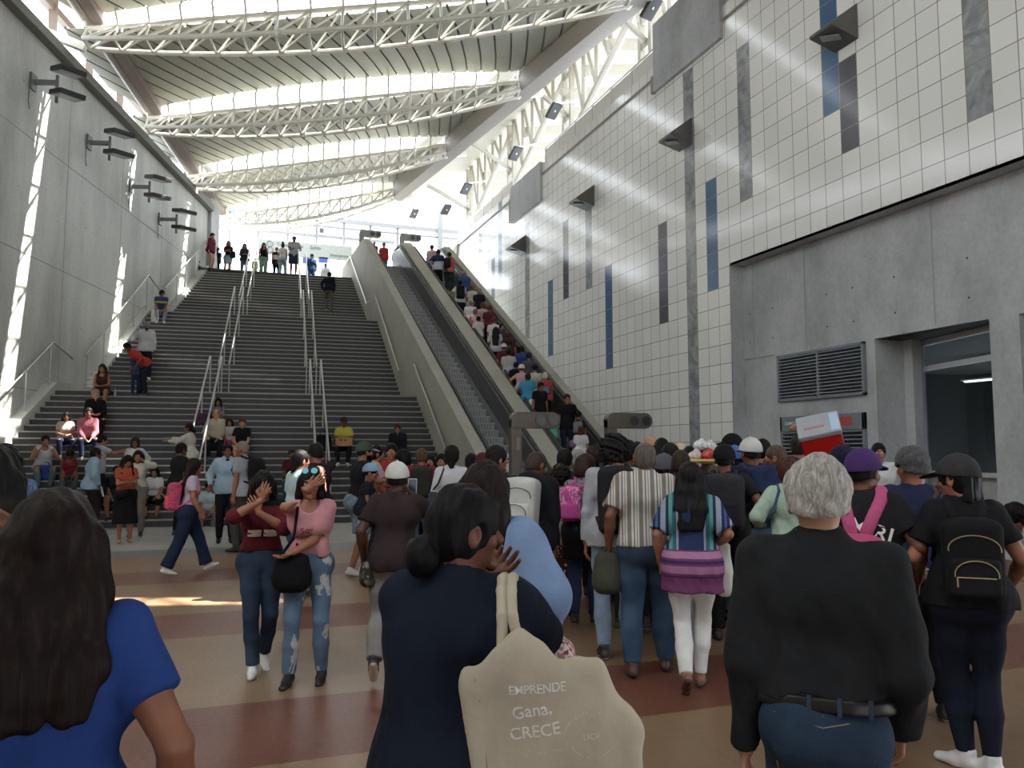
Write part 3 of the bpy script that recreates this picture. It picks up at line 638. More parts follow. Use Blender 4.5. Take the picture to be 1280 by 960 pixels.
# ================================================================ PEOPLE: implicit-surface figure builder
V3 = lambda *a: np.array(a, float)
def nrm(v): return v/(np.linalg.norm(v)+1e-9)
class Field:
    def __init__(s, lo, hi, dx):
        s.dx = dx; s.lo = np.array(lo, float)-2.5*dx; n = np.ceil((np.array(hi)-s.lo)/dx).astype(int)+4
        s.n = n; s.a = np.full(tuple(n), 9., np.float32); s.ax = [(s.lo[i]+dx*np.arange(n[i])).astype(np.float32) for i in range(3)]
    def sub(s, lo, hi):
        i0 = np.clip(np.floor((np.array(lo)-s.lo)/s.dx).astype(int), 0, s.n); i1 = np.clip(np.ceil((np.array(hi)-s.lo)/s.dx).astype(int)+1, 0, s.n)
        if (i1 <= i0).any(): return None
        sl = tuple(slice(a, b) for a, b in zip(i0, i1))
        return sl, s.ax[0][sl[0]][:, None, None], s.ax[1][sl[1]][None, :, None], s.ax[2][sl[2]][None, None, :]
    def put(s, sl, d, k, mode='u'):
        a = s.a[sl]
        if mode == 'u':
            if k > 0: h = np.maximum(k-np.abs(a-d), 0)/k; a[...] = np.minimum(a, d)-h*h*k*.25
            else: a[...] = np.minimum(a, d)
        else:                                  # subtract
            if k > 0: h = np.maximum(k-np.abs(a+d), 0)/k; a[...] = np.maximum(a, -d)+h*h*k*.25
            else: a[...] = np.maximum(a, -d)
    def prim(s, P, t=0., k=None, mode='u'):
        """P = (kind, data..., k)"""
        kk = P['k'] if k is None else k; m = kk+abs(t)+3*s.dx+.02
        if P['t'] == 'c':                       # tapered capsule, optional flattening
            a, b, r1, r2 = P['a'], P['b'], P['r1']+t, P['r2']+t; R = max(r1, r2)*max(1, P.get('fs', 1))+m
            q = s.sub(np.minimum(a, b)-R, np.maximum(a, b)+R)
            if q is None: return
            sl, x, y, z = q; ba = b-a; L2 = ba@ba+1e-9
            px, py, pz = x-a[0], y-a[1], z-a[2]
            h = np.clip((px*ba[0]+py*ba[1]+pz*ba[2])/L2, 0, 1)
            px = px-h*ba[0]; py = py-h*ba[1]; pz = pz-h*ba[2]
            fl = P.get('fl')
            if fl is not None:
                ax, f = fl; dd = (px*ax[0]+py*ax[1]+pz*ax[2])*(1/f-1); px = px+dd*ax[0]; py = py+dd*ax[1]; pz = pz+dd*ax[2]
            d = np.sqrt(px*px+py*py+pz*pz)-(r1+(r2-r1)*h)
            if fl is not None and fl[1] < 1: d = d*(.5+.5*fl[1])
        elif P['t'] == 'e':                     # ellipsoid
            c, A, r = P['c'], P['A'], P['r']+t; R = r.max()+m
            q = s.sub(c-R, c+R)
            if q is None: return
            sl, x, y, z = q; px, py, pz = x-c[0], y-c[1], z-c[2]
            u = [(px*A[i][0]+py*A[i][1]+pz*A[i][2])/r[i] for i in range(3)]; v = [u[i]/r[i] for i in range(3)]
            k0 = np.sqrt(u[0]**2+u[1]**2+u[2]**2); k1 = np.sqrt(v[0]**2+v[1]**2+v[2]**2)+1e-6; d = k0*(k0-1)/k1
        elif P['t'] == 'b':                     # rounded box
            c, A, r, rd = P['c'], P['A'], P['r']+t, P['rd']; R = np.linalg.norm(r)+m
            q = s.sub(c-R, c+R)
            if q is None: return
            sl, x, y, z = q; px, py, pz = x-c[0], y-c[1], z-c[2]
            u = [np.abs(px*A[i][0]+py*A[i][1]+pz*A[i][2])-(r[i]-rd) for i in range(3)]
            d = np.sqrt(sum(np.maximum(w, 0)**2 for w in u))+np.minimum(np.maximum(u[0], np.maximum(u[1], u[2])), 0)-rd
        for c in P.get('cut', ()):               # half spaces (point, outward normal)
            d = np.maximum(d, (x-c[0][0])*c[1][0]+(y-c[0][1])*c[1][1]+(z-c[0][2])*c[1][2])
        s.put(sl, d, kk, mode)
    def plane(s, p, n):                          # keep the side opposite to n
        s.a = np.maximum(s.a, (s.ax[0][:, None, None]-p[0])*n[0]+(s.ax[1][None, :, None]-p[1])*n[1]+(s.ax[2][None, None, :]-p[2])*n[2])
    def fold(s, amp, seed, f=(18, 18, 9)):
        r = np.random.RandomState(seed); x, y, z = s.ax[0][:, None, None], s.ax[1][None, :, None], s.ax[2][None, None, :]
        d = 0
        for i in range(4):
            w = r.uniform(-1, 1, 3)*np.array(f)*(1+.5*i); ph = r.uniform(0, 6.28, 2)
            d = d+np.sin(x*w[0]+y*w[1]+z*w[2]+ph[0]+1.2*np.sin(z*f[2]*.7+ph[1]+x*5))/(1+.4*i)
        s.a = s.a+amp*.5*d
    def sample(s, p):
        q = (np.asarray(p)-s.lo)/s.dx; i = np.clip(np.floor(q).astype(int), 0, s.n-2); f = q-i; o = 0
        for c in range(8):
            b = np.array([(c >> 2) & 1, (c >> 1) & 1, c & 1]); w = np.prod(np.where(b, f, 1-f), -1); j = i+b; o = o+w*s.a[j[..., 0], j[..., 1], j[..., 2]]
        return o
    def nets(s):
        a = s.a; a[0] = a[-1] = 9; a[:, 0] = a[:, -1] = 9; a[:, :, 0] = a[:, :, -1] = 9
        n = a < 0; c = [n[i:n.shape[0]-1+i, j:n.shape[1]-1+j, k:n.shape[2]-1+k] for i in (0, 1) for j in (0, 1) for k in (0, 1)]
        cnt = sum(q.astype(np.int8) for q in c); I = np.argwhere((cnt > 0) & (cnt < 8))
        if len(I) == 0: return np.zeros((0, 3)), np.zeros((0, 4), int)
        val = {}
        for i in (0, 1):
            for j in (0, 1):
                for k in (0, 1): val[(i, j, k)] = a[I[:, 0]+i, I[:, 1]+j, I[:, 2]+k]
        acc = np.zeros((len(I), 3)); num = np.zeros(len(I))
        for A in val:
            for ax in range(3):
                if A[ax] == 0:
                    B = tuple(v+(1 if q == ax else 0) for q, v in enumerate(A)); va, vb = val[A], val[B]; m = (va < 0) != (vb < 0)
                    t = np.where(m, va/(va-vb+1e-12), 0); p = np.tile(np.array(A, float), (len(I), 1)); p[:, ax] += t; acc += p*m[:, None]; num += m
        vid = np.full(cnt.shape, -1, np.int32); vid[tuple(I.T)] = np.arange(len(I))
        V = s.lo+(I+acc/num[:, None])*s.dx; F = []
        for ax in range(3):
            lo = [slice(None)]*3; hi = [slice(None)]*3; lo[ax] = slice(0, -1); hi[ax] = slice(1, None)
            n0, n1 = n[tuple(lo)], n[tuple(hi)]; E = np.argwhere(n0 != n1); b, c_ = [(1, 2), (2, 0), (0, 1)][ax]
            E = E[(E[:, b] > 0) & (E[:, c_] > 0)]
            if len(E) == 0: continue
            q = []
            for db, dc in ((-1, -1), (0, -1), (0, 0), (-1, 0)):
                e = E.copy(); e[:, b] += db; e[:, c_] += dc; q.append(vid[np.clip(e[:, 0], 0, vid.shape[0]-1), np.clip(e[:, 1], 0, vid.shape[1]-1), np.clip(e[:, 2], 0, vid.shape[2]-1)])
            Q = np.stack(q, 1); fl = ~n0[tuple(E.T)]; Q[fl] = Q[fl][:, ::-1]; F.append(Q[(Q >= 0).all(1)])
        return V, np.concatenate(F)
def mesh_np(name, V, F, mats, mi=None, parent=None, scale=1.):
    me = bpy.data.meshes.new(name); V = np.asarray(V, np.float32)*scale; F = np.asarray(F, np.int32)
    me.vertices.add(len(V)); me.vertices.foreach_set('co', V.ravel()); me.loops.add(F.size); me.loops.foreach_set('vertex_index', F.ravel())
    me.polygons.add(len(F)); me.polygons.foreach_set('loop_start', np.arange(0, F.size, 4, dtype=np.int32)); me.polygons.foreach_set('loop_total', np.full(len(F), 4, np.int32))
    for m in mats: me.materials.append(m)
    if mi is not None: me.polygons.foreach_set('material_index', np.asarray(mi, np.int32))
    me.polygons.foreach_set('use_smooth', np.ones(len(F), bool)); me.update(calc_edges=True)
    o = bpy.data.objects.new(name, me); COL.objects.link(o)
    if parent: o.parent = parent
    return o
def cap(a, b, r1, r2=None, k=.02, fl=None, cut=()): return dict(t='c', a=np.array(a, float), b=np.array(b, float), r1=r1, r2=r1 if r2 is None else r2, k=k, fl=fl, cut=cut)
def ell(c, r, A=None, k=.02, cut=()): return dict(t='e', c=np.array(c, float), r=np.array(r, float), A=np.eye(3) if A is None else A, k=k, cut=cut)
def rbox(c, r, rd, A=None, k=.0, cut=()): return dict(t='b', c=np.array(c, float), r=np.array(r, float), rd=rd, A=np.eye(3) if A is None else A, k=k, cut=cut)
def bounds(ps, t):
    lo = []; hi = []
    for P in ps:
        if P['t'] == 'c': R = max(P['r1'], P['r2'])+t; lo.append(np.minimum(P['a'], P['b'])-R); hi.append(np.maximum(P['a'], P['b'])+R)
        else: R = (P['r'].max() if P['t'] == 'e' else np.linalg.norm(P['r']))+t; lo.append(P['c']-R); hi.append(P['c']+R)
    return np.min(lo, 0), np.max(hi, 0)
def surf(ps, dx, t=0., planes=(), subs=(), fold=None, k=None):
    lo, hi = bounds(ps, t+.01); F = Field(lo, hi, dx)
    for P in ps: F.prim(P, t, k)
    if fold: F.fold(*fold)
    for P in subs: F.prim(P, 0., P['k'], 's')
    for p, n in planes: F.plane(p, n)
    return F
# ---- materials for people
SKIN = {'l': '#b98769', 'm': '#96634a', 'd': '#6e432f', 'b': '#4c2d20'}
def skin_mat(s): return plain(SKIN.get(s, s), .5, noise=.08, name='skin', scale=14)
def mute(c, k=.80, ds=.15):
    v = np.array(lin(c)[:3]); g = v.mean(); return tuple((v*(1-ds)+g*ds)*k)+(1.0,)
def cloth(c, pat=None, rough=.9):
    key = ('c', c, pat)
    if key in MATS: return MATS[key]
    m, nt, b = nodes('cloth'); L = nt.links.new; tc = N(nt, 'ShaderNodeTexCoord'); b.inputs['Roughness'].default_value = rough; b.inputs['Specular IOR Level'].default_value = .2
    nz = N(nt, 'ShaderNodeTexNoise'); nz.inputs['Scale'].default_value = 7; nz.inputs['Detail'].default_value = 5; L(tc.outputs['Object'], nz.inputs['Vector'])
    c0 = mute(c); r = ramp(nt, [(.3, tuple(x*.86 for x in c0[:3])+(1,)), (.7, tuple(min(1, x*1.12) for x in c0[:3])+(1,))]); L(nz.outputs[0], r.inputs[0]); out = r.outputs[0]
    sx = N(nt, 'ShaderNodeSeparateXYZ'); L(tc.outputs['Object'], sx.inputs[0])
    def mixin(fac, col, o, amt=1.):
        mx = N(nt, 'ShaderNodeMixRGB'); L(fac, mx.inputs[0]); L(o, mx.inputs[1])
        if isinstance(col, str): mx.inputs[2].default_value = mute(col)
        else: L(col, mx.inputs[2])
        return mx.outputs[0]
    def math_(op, a, bb):
        n = N(nt, 'ShaderNodeMath', operation=op)
        for i, q in enumerate((a, bb)):
            if isinstance(q, (int, float)): n.inputs[i].default_value = q
            else: L(q, n.inputs[i])
        return n.outputs[0]
    if pat:
        kind, *cs = pat
        if kind == 'stripes':                  # vertical stripes of a shirt
            for per, off, w, col in ((.085, 0, .028, cs[0]), (.085, .04, .008, cs[1]), (.0425, .018, .005, cs[0])):
                q = math_('MODULO', math_('ADD', sx.outputs[0], 10+off), per); out = mixin(math_('LESS_THAN', q, w), col, out)
        elif kind in ('floral', 'spots', 'camo', 'rips', 'print'):
            sc, th = {'floral': (26, .52), 'spots': (60, .66), 'camo': (22, .5), 'rips': (7, .60), 'print': (34, .55)}[kind]
            n2 = N(nt, 'ShaderNodeTexNoise' if kind != 'floral' else 'ShaderNodeTexVoronoi'); n2.inputs['Scale'].default_value = sc
            src = n2.outputs[0]; mp = N(nt, 'ShaderNodeMapping'); mp.inputs['Scale'].default_value = (1, 1, .7); L(tc.outputs['Object'], mp.inputs[0])
            n3 = N(nt, 'ShaderNodeTexNoise'); n3.inputs['Scale'].default_value = 20; L(mp.outputs[0], n3.inputs[0])
            vm = N(nt, 'ShaderNodeMixRGB'); vm.inputs[0].default_value = .12; L(mp.outputs[0], vm.inputs[1]); L(n3.outputs[1], vm.inputs[2]); L(vm.outputs[0], n2.inputs['Vector'])
            if kind == 'floral': fac = math_('LESS_THAN', src, .38)
            else: fac = math_('GREATER_THAN', src, th)
            out = mixin(fac, cs[0], out)
            if len(cs) > 1:
                n4 = N(nt, 'ShaderNodeTexNoise'); n4.inputs['Scale'].default_value = sc*1.3; L(tc.outputs['Object'], n4.inputs[0]); out = mixin(math_('GREATER_THAN', n4.outputs[0], .6), cs[1], out)
        elif kind == 'hoops':                  # horizontal bands (z0, z1, colour)
            for z0, z1, col in cs: out = mixin(math_('MULTIPLY', math_('GREATER_THAN', sx.outputs[2], z0), math_('LESS_THAN', sx.outputs[2], z1)), col, out)
        elif kind == 'tunic':                  # banded panel on the back
            ax = math_('ABSOLUTE', sx.outputs[0], 0)
            for x0, x1, col in ((.085, .10, '#8f97a8'), (.105, .125, '#2b6f7d'), (.125, .15, '#5aa39a'), (.15, .16, '#1d2f57'), (.17, .205, '#9aa0b0'), (.225, .24, '#3f63a8'), (.26, .275, '#9fb0c8')):
                out = mixin(math_('MULTIPLY', math_('GREATER_THAN', ax, x0), math_('LESS_THAN', ax, x1)), col, out)
            for z0, z1, col in ((0, .955, '#7a3768'), (.90, .945, '#b87aa5'), (.865, .885, '#3c2f63'), (.80, .85, '#b06f9e'), (.77, .785, '#512a58')):
                out = mixin(math_('MULTIPLY', math_('GREATER_THAN', sx.outputs[2], z0), math_('LESS_THAN', sx.outputs[2], z1)), col, out)
        elif kind == 'denim':
            n2 = N(nt, 'ShaderNodeTexNoise'); n2.inputs['Scale'].default_value = 4.5; n2.inputs['Detail'].default_value = 3; L(tc.outputs['Object'], n2.inputs[0]); rr = ramp(nt, [(.45, (0, 0, 0, 1)), (.72, (.7, .7, .7, 1))]); L(n2.outputs[0], rr.inputs[0]); out = mixin(rr.outputs[0], cs[0], out)
    L(out, b.inputs['Base Color'])
    w = N(nt, 'ShaderNodeTexNoise'); w.inputs['Scale'].default_value = 16; w.inputs['Detail'].default_value = 3; L(tc.outputs['Object'], w.inputs[0]); bump(nt, b, w.outputs[0], .55, .014)
    MATS[key] = m; return m
def hair_mat(c, rough=.55, stretch=(22, 22, 2.2), wavy=0.):
    key = ('h', c, stretch, wavy)
    if key in MATS: return MATS[key]
    m, nt, b = nodes('hair'); L = nt.links.new; tc = N(nt, 'ShaderNodeTexCoord'); mp = N(nt, 'ShaderNodeMapping'); mp.inputs['Scale'].default_value = stretch; L(tc.outputs['Object'], mp.inputs[0])
    n = N(nt, 'ShaderNodeTexNoise'); n.inputs['Scale'].default_value = 3.4; n.inputs['Detail'].default_value = 5; n.inputs['Distortion'].default_value = .4+wavy; L(mp.outputs[0], n.inputs[0])
    c0 = lin(c); r = ramp(nt, [(.3, tuple(x*.5 for x in c0[:3])+(1,)), (.55, c0), (.75, tuple(min(1, x*1.5+.008) for x in c0[:3])+(1,))]); L(n.outputs[0], r.inputs[0]); L(r.outputs[0], b.inputs['Base Color'])
    b.inputs['Roughness'].default_value = rough; b.inputs['Specular IOR Level'].default_value = .16; bump(nt, b, n.outputs[0], .5, .008); MATS[key] = m; return m
M_EYEW = plain('#d8d2c8', .3, name='eye_white'); M_EYED = plain('#1d120c', .25, name='eye_dark'); M_LIP = plain('#8a4a42', .5, name='lips')
# ---- pose
HANDS = {'down': (.225, .05, -.585), 'phone': (.07, .30, -.30), 'lap': (.07, .28, -.42), 'face': (.05, .17, .03), 'hip': (.24, .02, -.42), 'belly': (-.05, .25, -.34), 'fwd': (.13, .44, -.12), 'out': (.50, .16, -.06), 'up': (.22, .12, .40), 'strap': (.12, .14, -.12), 'back': (.16, -.12, -.45), 'rail': (.34, .30, -.28), 'ear': (.13, .07, .09), 'knee': (.13, .34, -.34), 'carry': (.05, .27, -.20), 'fore': (.20, .34, -.36), 'swing': (.24, .22, -.50), 'swingb': (.24, -.16, -.52), 'head': (.08, .02, .20)}
def rot_axis(v, ax, a): ax = nrm(ax); return v*cos(a)+np.cross(ax, v)*sin(a)+ax*(ax@v)*(1-cos(a))
def ik(a, t, l1, l2, pole):
    d = t-a; D = np.linalg.norm(d); D = min(max(D, .05), (l1+l2)*.998); d = nrm(d); t = a+d*D
    x = (l1*l1-l2*l2+D*D)/(2*D); h = sqrt(max(l1*l1-x*x, 0)); p = pole-d*(pole@d)
    return a+d*x+nrm(p)*h, t
def pose(q):
    J = {}; sit = q.get('sit'); female = q.get('fem', False)
    ph = q.get('ph', .93 if not sit else .105)
    P = V3(0, 0, ph)+V3(*q.get('poff', (0, 0, 0))); lean = radians(q.get('lean', 4 if not sit else 12)); side = radians(q.get('side', 0)); tw = radians(q.get('tw', 0))
    u = rot_axis(rot_axis(V3(0, 0, 1), V3(1, 0, 0), -lean), V3(0, 1, 0), side); f = nrm(V3(0, 1, 0)-u*(u@V3(0, 1, 0))) if lean < 1.3 else V3(0, 0, -1); r = np.cross(f, u)
    f = rot_axis(f, u, tw); r = rot_axis(r, u, tw)
    J.update(P=P, u=u, f=f, r=r, N=P+u*.515+f*.0, W=P+u*.16, C=P+u*.34)
    sw = q.get('sw', .140 if female else .158)
    J['S'] = [P+u*.465-r*sw, P+u*.465+r*sw]
    hy, hp_, hr = (radians(v) for v in q.get('head', (0, 0, 0)))       # yaw (to own right), pitch (down +), roll
    b0u = nrm(u*.6+V3(0, 0, .4)); hf = nrm(f-b0u*(f@b0u)); hu = b0u; rr = np.cross(hf, hu)
    hf = rot_axis(hf, hu, -hy); rr = np.cross(hf, hu); hf = rot_axis(hf, rr, -hp_); hu = np.cross(rr, hf); hu = rot_axis(hu, hf, hr); rr = np.cross(hf, hu)
    J.update(hf=hf, hu=hu, hr=rr, H=J['N']+b0u*.05+hu*.095+hf*.022)
    J['E'] = []; J['Wr'] = []
    for i, key in enumerate('LR'):
        sg_ = (-1, 1)[i]; h = q.get(key, 'down' if not sit else 'lap'); h = HANDS[h] if isinstance(h, str) else h
        t = J['N']+r*(sg_*h[0])+f*h[1]+u*h[2]; pole = (-f*.7+r*(sg_*.5)-u*.3) if h[2] < -.2 else ((r*sg_*.6-u*.8-f*.1) if h[2] < .2 else (r*sg_*.9+f*.4-u*.2))
        if q.get('pole'+key): w = q['pole'+key]; pole = r*(sg_*w[0])+f*w[1]+u*w[2]
        e, w = ik(J['S'][i], t, .275*q.get('al', 1.), .245*q.get('al', 1.), pole); J['E'].append(e); J['Wr'].append(w)
    J['Hp'] = [P-r*.085-u*.02, P+r*.085-u*.02]; J['K'] = []; J['A'] = []; J['ft'] = []
    feet = q.get('feet')
    if feet is None: feet = ((-.10, .0, .085), (.10, .03, .085)) if not sit else ((-.11, .36, q.get('fz', -.30)), (.12, .40, q.get('fz', -.30)))
    for i in (0, 1):
        fx = feet[i]; t = V3(*fx[:3]); out = (-1, 1)[i]
        kn, a = ik(J['Hp'][i], t, .425, .42, V3(out*(.10 if not sit else .25), 1, .15 if not sit else .6)); J['K'].append(kn); J['A'].append(a)
        pt = radians(fx[3]) if len(fx) > 3 else 0; yw = radians(fx[4]) if len(fx) > 4 else radians(8*out); d = V3(sin(yw)*cos(pt), cos(yw)*cos(pt), sin(pt)); J['ft'].append(d)
    return J
def body_prims(J, q):
    w = q.get('w', 1.); fem = q.get('fem', False); u, f, r, P = J['u'], J['f'], J['r'], J['P']; B = q.get('belly', 0.); K = .07
    T = [cap(P-r*(.082 if fem else .072)*w-f*.02, P+r*(.082 if fem else .072)*w-f*.02, (.116 if fem else .110)*w, k=K), cap(P+u*.0-r*.06*w-f*.05, P+r*.06*w-f*.05-u*.02, .095*w, k=K),
         cap(J['W']-r*.055*w+f*B*.5, J['W']+r*.055*w+f*B*.5, (.092 if fem else .104)*w+B*.4, k=K), cap(J['C']-r*(.062 if fem else .078)*w, J['C']+r*(.062 if fem else .078)*w, (.102 if fem else .110)*w, k=K),
         cap(P+u*.42-r*.085, P+u*.42+r*.085, .078, k=K), cap(J['S'][0]+r*.02, J['S'][1]-r*.02, .054*sqrt(w), k=.035), cap(P+u*.43-f*.02, J['N']+u*.01, .066, .056, k=.05)]
    if fem: T += [ell(P+u*.31+f*.08-r*.065, (.055*w, .05, .055), k=.05), ell(P+u*.31+f*.08+r*.065, (.055*w, .05, .055), k=.05)]
    A = []; G = []
    aw = sqrt(w)
    for i in (0, 1):
        s_, e, wr = J['S'][i], J['E'][i], J['Wr'][i]; A.append([cap(s_, s_+(e-s_)*.5, .052*aw, .046*aw, k=.03), cap(s_+(e-s_)*.5, e, .046*aw, .037*aw, k=.02), cap(e, e+(wr-e)*.35, .038*aw, .040*aw, k=.012), cap(e+(wr-e)*.35, wr, .040*aw, .0255, k=.012)])
        h, kn, a = J['Hp'][i], J['K'][i], J['A'][i]; cb = nrm(np.cross(a-kn, V3(1, 0, 0))); G.append([cap(h, h+(kn-h)*.5, .092*w, .075*w, k=.03), cap(h+(kn-h)*.5, kn, .075*w, .054*w, k=.02), cap(kn, kn+(a-kn)*.3, .052*w, .056*w, k=.015), cap(kn+(a-kn)*.3, a, .056*w, .034, k=.015)])
    return T, A, G
def head_prims(J, q, detail):
    H, hu, hf, hr, N_ = J['H'], J['hu'], J['hf'], J['hr'], J['N']; hs = q.get('hs', 1.); A = np.array([hr, hf, hu]); at = lambda x, y, z: N_+(H+hr*x+hf*y+hu*z-N_)*hs
    E = lambda c, r, k=.02: ell(at(*c), np.array(r)*hs, A, k); K = lambda a, b, r1, r2=None, k=.02: cap(at(*a), at(*b), r1*hs, None if r2 is None else r2*hs, k)
    hp = [E((0, -.012, .022), (.076, .095, .096)), E((0, .025, -.052), (.057, .062, .066), .035), cap(N_-J['f']*.01-J['u']*.02, at(0, -.03, -.05), .056, .052*hs, k=.03)]
    if detail:
        hp += [K((0, .083, .01), (0, .108, -.028), .008, .0145, .014), E((0, .084, -.1), (.022, .018, .018)), K((-.034, .076, .026), (.034, .076, .026), .013, k=.015), K((-.018, .088, -.062), (.018, .088, -.062), .0085, k=.008),
               E((-.045, .055, -.03), (.022, .022, .022)), E((.045, .055, -.03), (.022, .022, .022))]
        for s_ in (-1, 1): hp += [E((s_*.079, -.008, -.012), (.011, .021, .033), .006), E((s_*.080, -.012, -.036), (.009, .012, .013), .006)]
    subs = []
    if detail:
        for s_ in (-1, 1): subs += [E((s_*.032, .098, .004), (.019, .017, .012), .014), E((s_*.088, .0, -.012), (.006, .011, .017), .004)]
    return hp, subs, at, A
def hand_prims(J, q, i, fine=True):
    wr, e = J['Wr'][i], J['E'][i]; d = nrm(wr-e); sg_ = (-1, 1)[i]; c = q.get('curl'+'LR'[i], .35)
    hd = q.get('hd'+'LR'[i])
    if hd: d = nrm(J['r']*sg_*hd[0]+J['f']*hd[1]+J['u']*hd[2])
    pn = q.get('pn'+'LR'[i]); n = J['r']*sg_*pn[0]+J['f']*pn[1]+J['u']*pn[2] if pn else -J['r']*sg_
    n = nrm(n-d*(n@d)); s_ = np.cross(n, d)*(-sg_)            # s points to the thumb side
    if abs(n@J['f']) < .7 and s_@(J['f']+.3*J['u']) < 0 and not pn: s_ = -s_
    out = [cap(wr, wr+d*.085+s_*.018, .021, .019, k=.012, fl=(n, .62)), cap(wr, wr+d*.082-s_*.018, .021, .018, k=.012, fl=(n, .62))]
    for j, (L, off) in enumerate(((.072, .03), (.080, .0105), (.074, -.009), (.058, -.027))):
        b = wr+d*(.088-.006*abs(j-1))+s_*off; sp = s_*(.12*(1.2-j)*(.4+.6*(1-c)))
        a1 = c*1.0+.08; a2 = c*2.2+.12; d1 = nrm(d*cos(a1)+n*sin(a1)+sp); d2 = nrm(d*cos(a2)+n*sin(a2)+sp*.6); m = b+d1*L*.5; out += [cap(b, m, .0095, .0085, k=.003), cap(m, m+d2*L*.5, .0085, .0068, k=.003)]
    b = wr+d*.028+s_*.022; d1 = nrm(s_*.75+d*.7+n*.25*c); m = b+d1*.034; d2 = nrm(d*.85+s_*.35*(1-c)+n*(.2+.5*c)); out += [cap(b, m, .0125, .0105, k=.006), cap(m, m+d2*.034, .0105, .008, k=.003)]
    return out
def project(F, P, d, n=140, span=.5, lift=.003):
    """move points P along d until they meet the surface of field F"""
    P = np.asarray(P, float); d = nrm(np.asarray(d, float)); out = P.copy(); done = np.zeros(len(P), bool)
    for i in range(n):
        q = P+d*(span*i/n); v = F.sample(q); hit = (v < 0) & ~done; out[hit] = q[hit]; done |= hit
    out[~done] = P[~done]+d*span*.5
    return out-d*lift
# ---- garments, hair, bags
def infl(P, t): P = dict(P); P['r1'] = P['r1']+t; P['r2'] = P['r2']+t; return P if P['t'] == 'c' else P
def inflate(P, t):
    P = dict(P)
    if P['t'] == 'c': P['r1'] += t; P['r2'] += t
    else: P['r'] = P['r']+t
    return P
SLEEVE = {'tee': .66, 'polo': .7, 'shirt_s': .8, 'long': 1.92, 'shirt': 1.9, 'hoodie': 1.93, 'jacket': 1.9, 'knit': 1.92, 'tank': 0, 'vest': 0, 'cap_sleeve': .25, 'tunic': .95}
def top_prims(J, q, spec, T):
    kind = spec[0]; o = spec[2] if len(spec) > 2 and isinstance(spec[2], dict) else {}; u, f, r, P = J['u'], J['f'], J['r'], J['P']
    t = o.get('t', {'hoodie': .026, 'jacket': .024, 'shirt': .016, 'shirt_s': .020, 'tunic': .026, 'knit': .014}.get(kind, .011)); hem = o.get('hem', .08 if not q.get('sit') else .0); w = q.get('w', 1.)
    ps = [inflate(p, t+(.010 if (i_ < 2 and hem >= 0) else 0)) for i_, p in enumerate(T)]
    if o.get('boxy'): ps += [cap(J['C']+r*sg_*.075*w, P-u*hem+r*sg_*.075*w, .108*w+t, .112*w+t, k=.05) for sg_ in (-1, 1)]
    if hem > 0: ps += [cap(P+u*.05-r*.075*w, P-u*hem-r*.08*w-f*.01, .114*w+t, .120*w+t+o.get('flare', 0), k=.05), cap(P+u*.05+r*.075*w, P-u*hem+r*.08*w-f*.01, .114*w+t, .120*w+t+o.get('flare', 0), k=.05), cap(P+u*.05, P-u*hem, .11*w+t, .12*w+t, k=.05)]
    n_body = len(ps); sl = o.get('sl', SLEEVE[kind]); aw = sqrt(w); tl = t+o.get('loose', .004)
    for i in (0, 1):
        s_, e, wr = J['S'][i], J['E'][i], J['Wr'][i]
        if sl <= 0: continue
        g = min(sl, 1.); end = s_+(e-s_)*g; d = nrm(e-s_)
        ps.append(cap(s_, end, .051*aw+tl, .043*aw+tl+.007, k=.022, cut=((end, d),) if sl <= 1 else ()))
        if sl > 1:
            g = sl-1; end = e+(wr-e)*g; d = nrm(wr-e); ps.append(cap(e, end, .041*aw+tl, (.030+tl*.6), k=.02, cut=((end, d),)))
    subs = []; N_ = J['N']
    if kind in ('tank', 'cap_sleeve') : subs.append(ell(N_+f*.05+u*.0, (.075, .085, .085), np.array([r, f, u]), .01))
    elif kind in ('shirt', 'shirt_s', 'polo', 'jacket', 'hoodie'):
        ps.append(cap(N_-u*.03-f*.008, N_+u*(.045)-f*.008, .078, .066, k=.02, cut=((N_+u*.05-f*.0, nrm(u-f*.35)),)))
        if kind == 'hoodie': ps.append(ell(N_-f*.095-u*.01, (.10, .055, .075), np.array([r, f, u]), .04))
        subs.append(ell(N_+f*.085+u*.03, (.03, .05, .06), np.array([r, f, u]), .01))
    else: subs.append(ell(N_+f*.03+u*.055, (.07, .085, .05), np.array([r, f, u]), .01))
    if kind in ('tank',):
        for i in (0, 1): sg_ = (-1, 1)[i]; subs.append(ell(J['S'][i]+r*sg_*.05-u*.04, (.055, .12, .12), np.array([r, f, u]), .01))
    if kind == 'vest':
        for i in (0, 1): sg_ = (-1, 1)[i]; subs.append(ell(J['S'][i]+r*sg_*.06-u*.04, (.04, .1, .1), np.array([r, f, u]), .01))
    return ps, subs, [(P-u*hem, -u), n_body], t
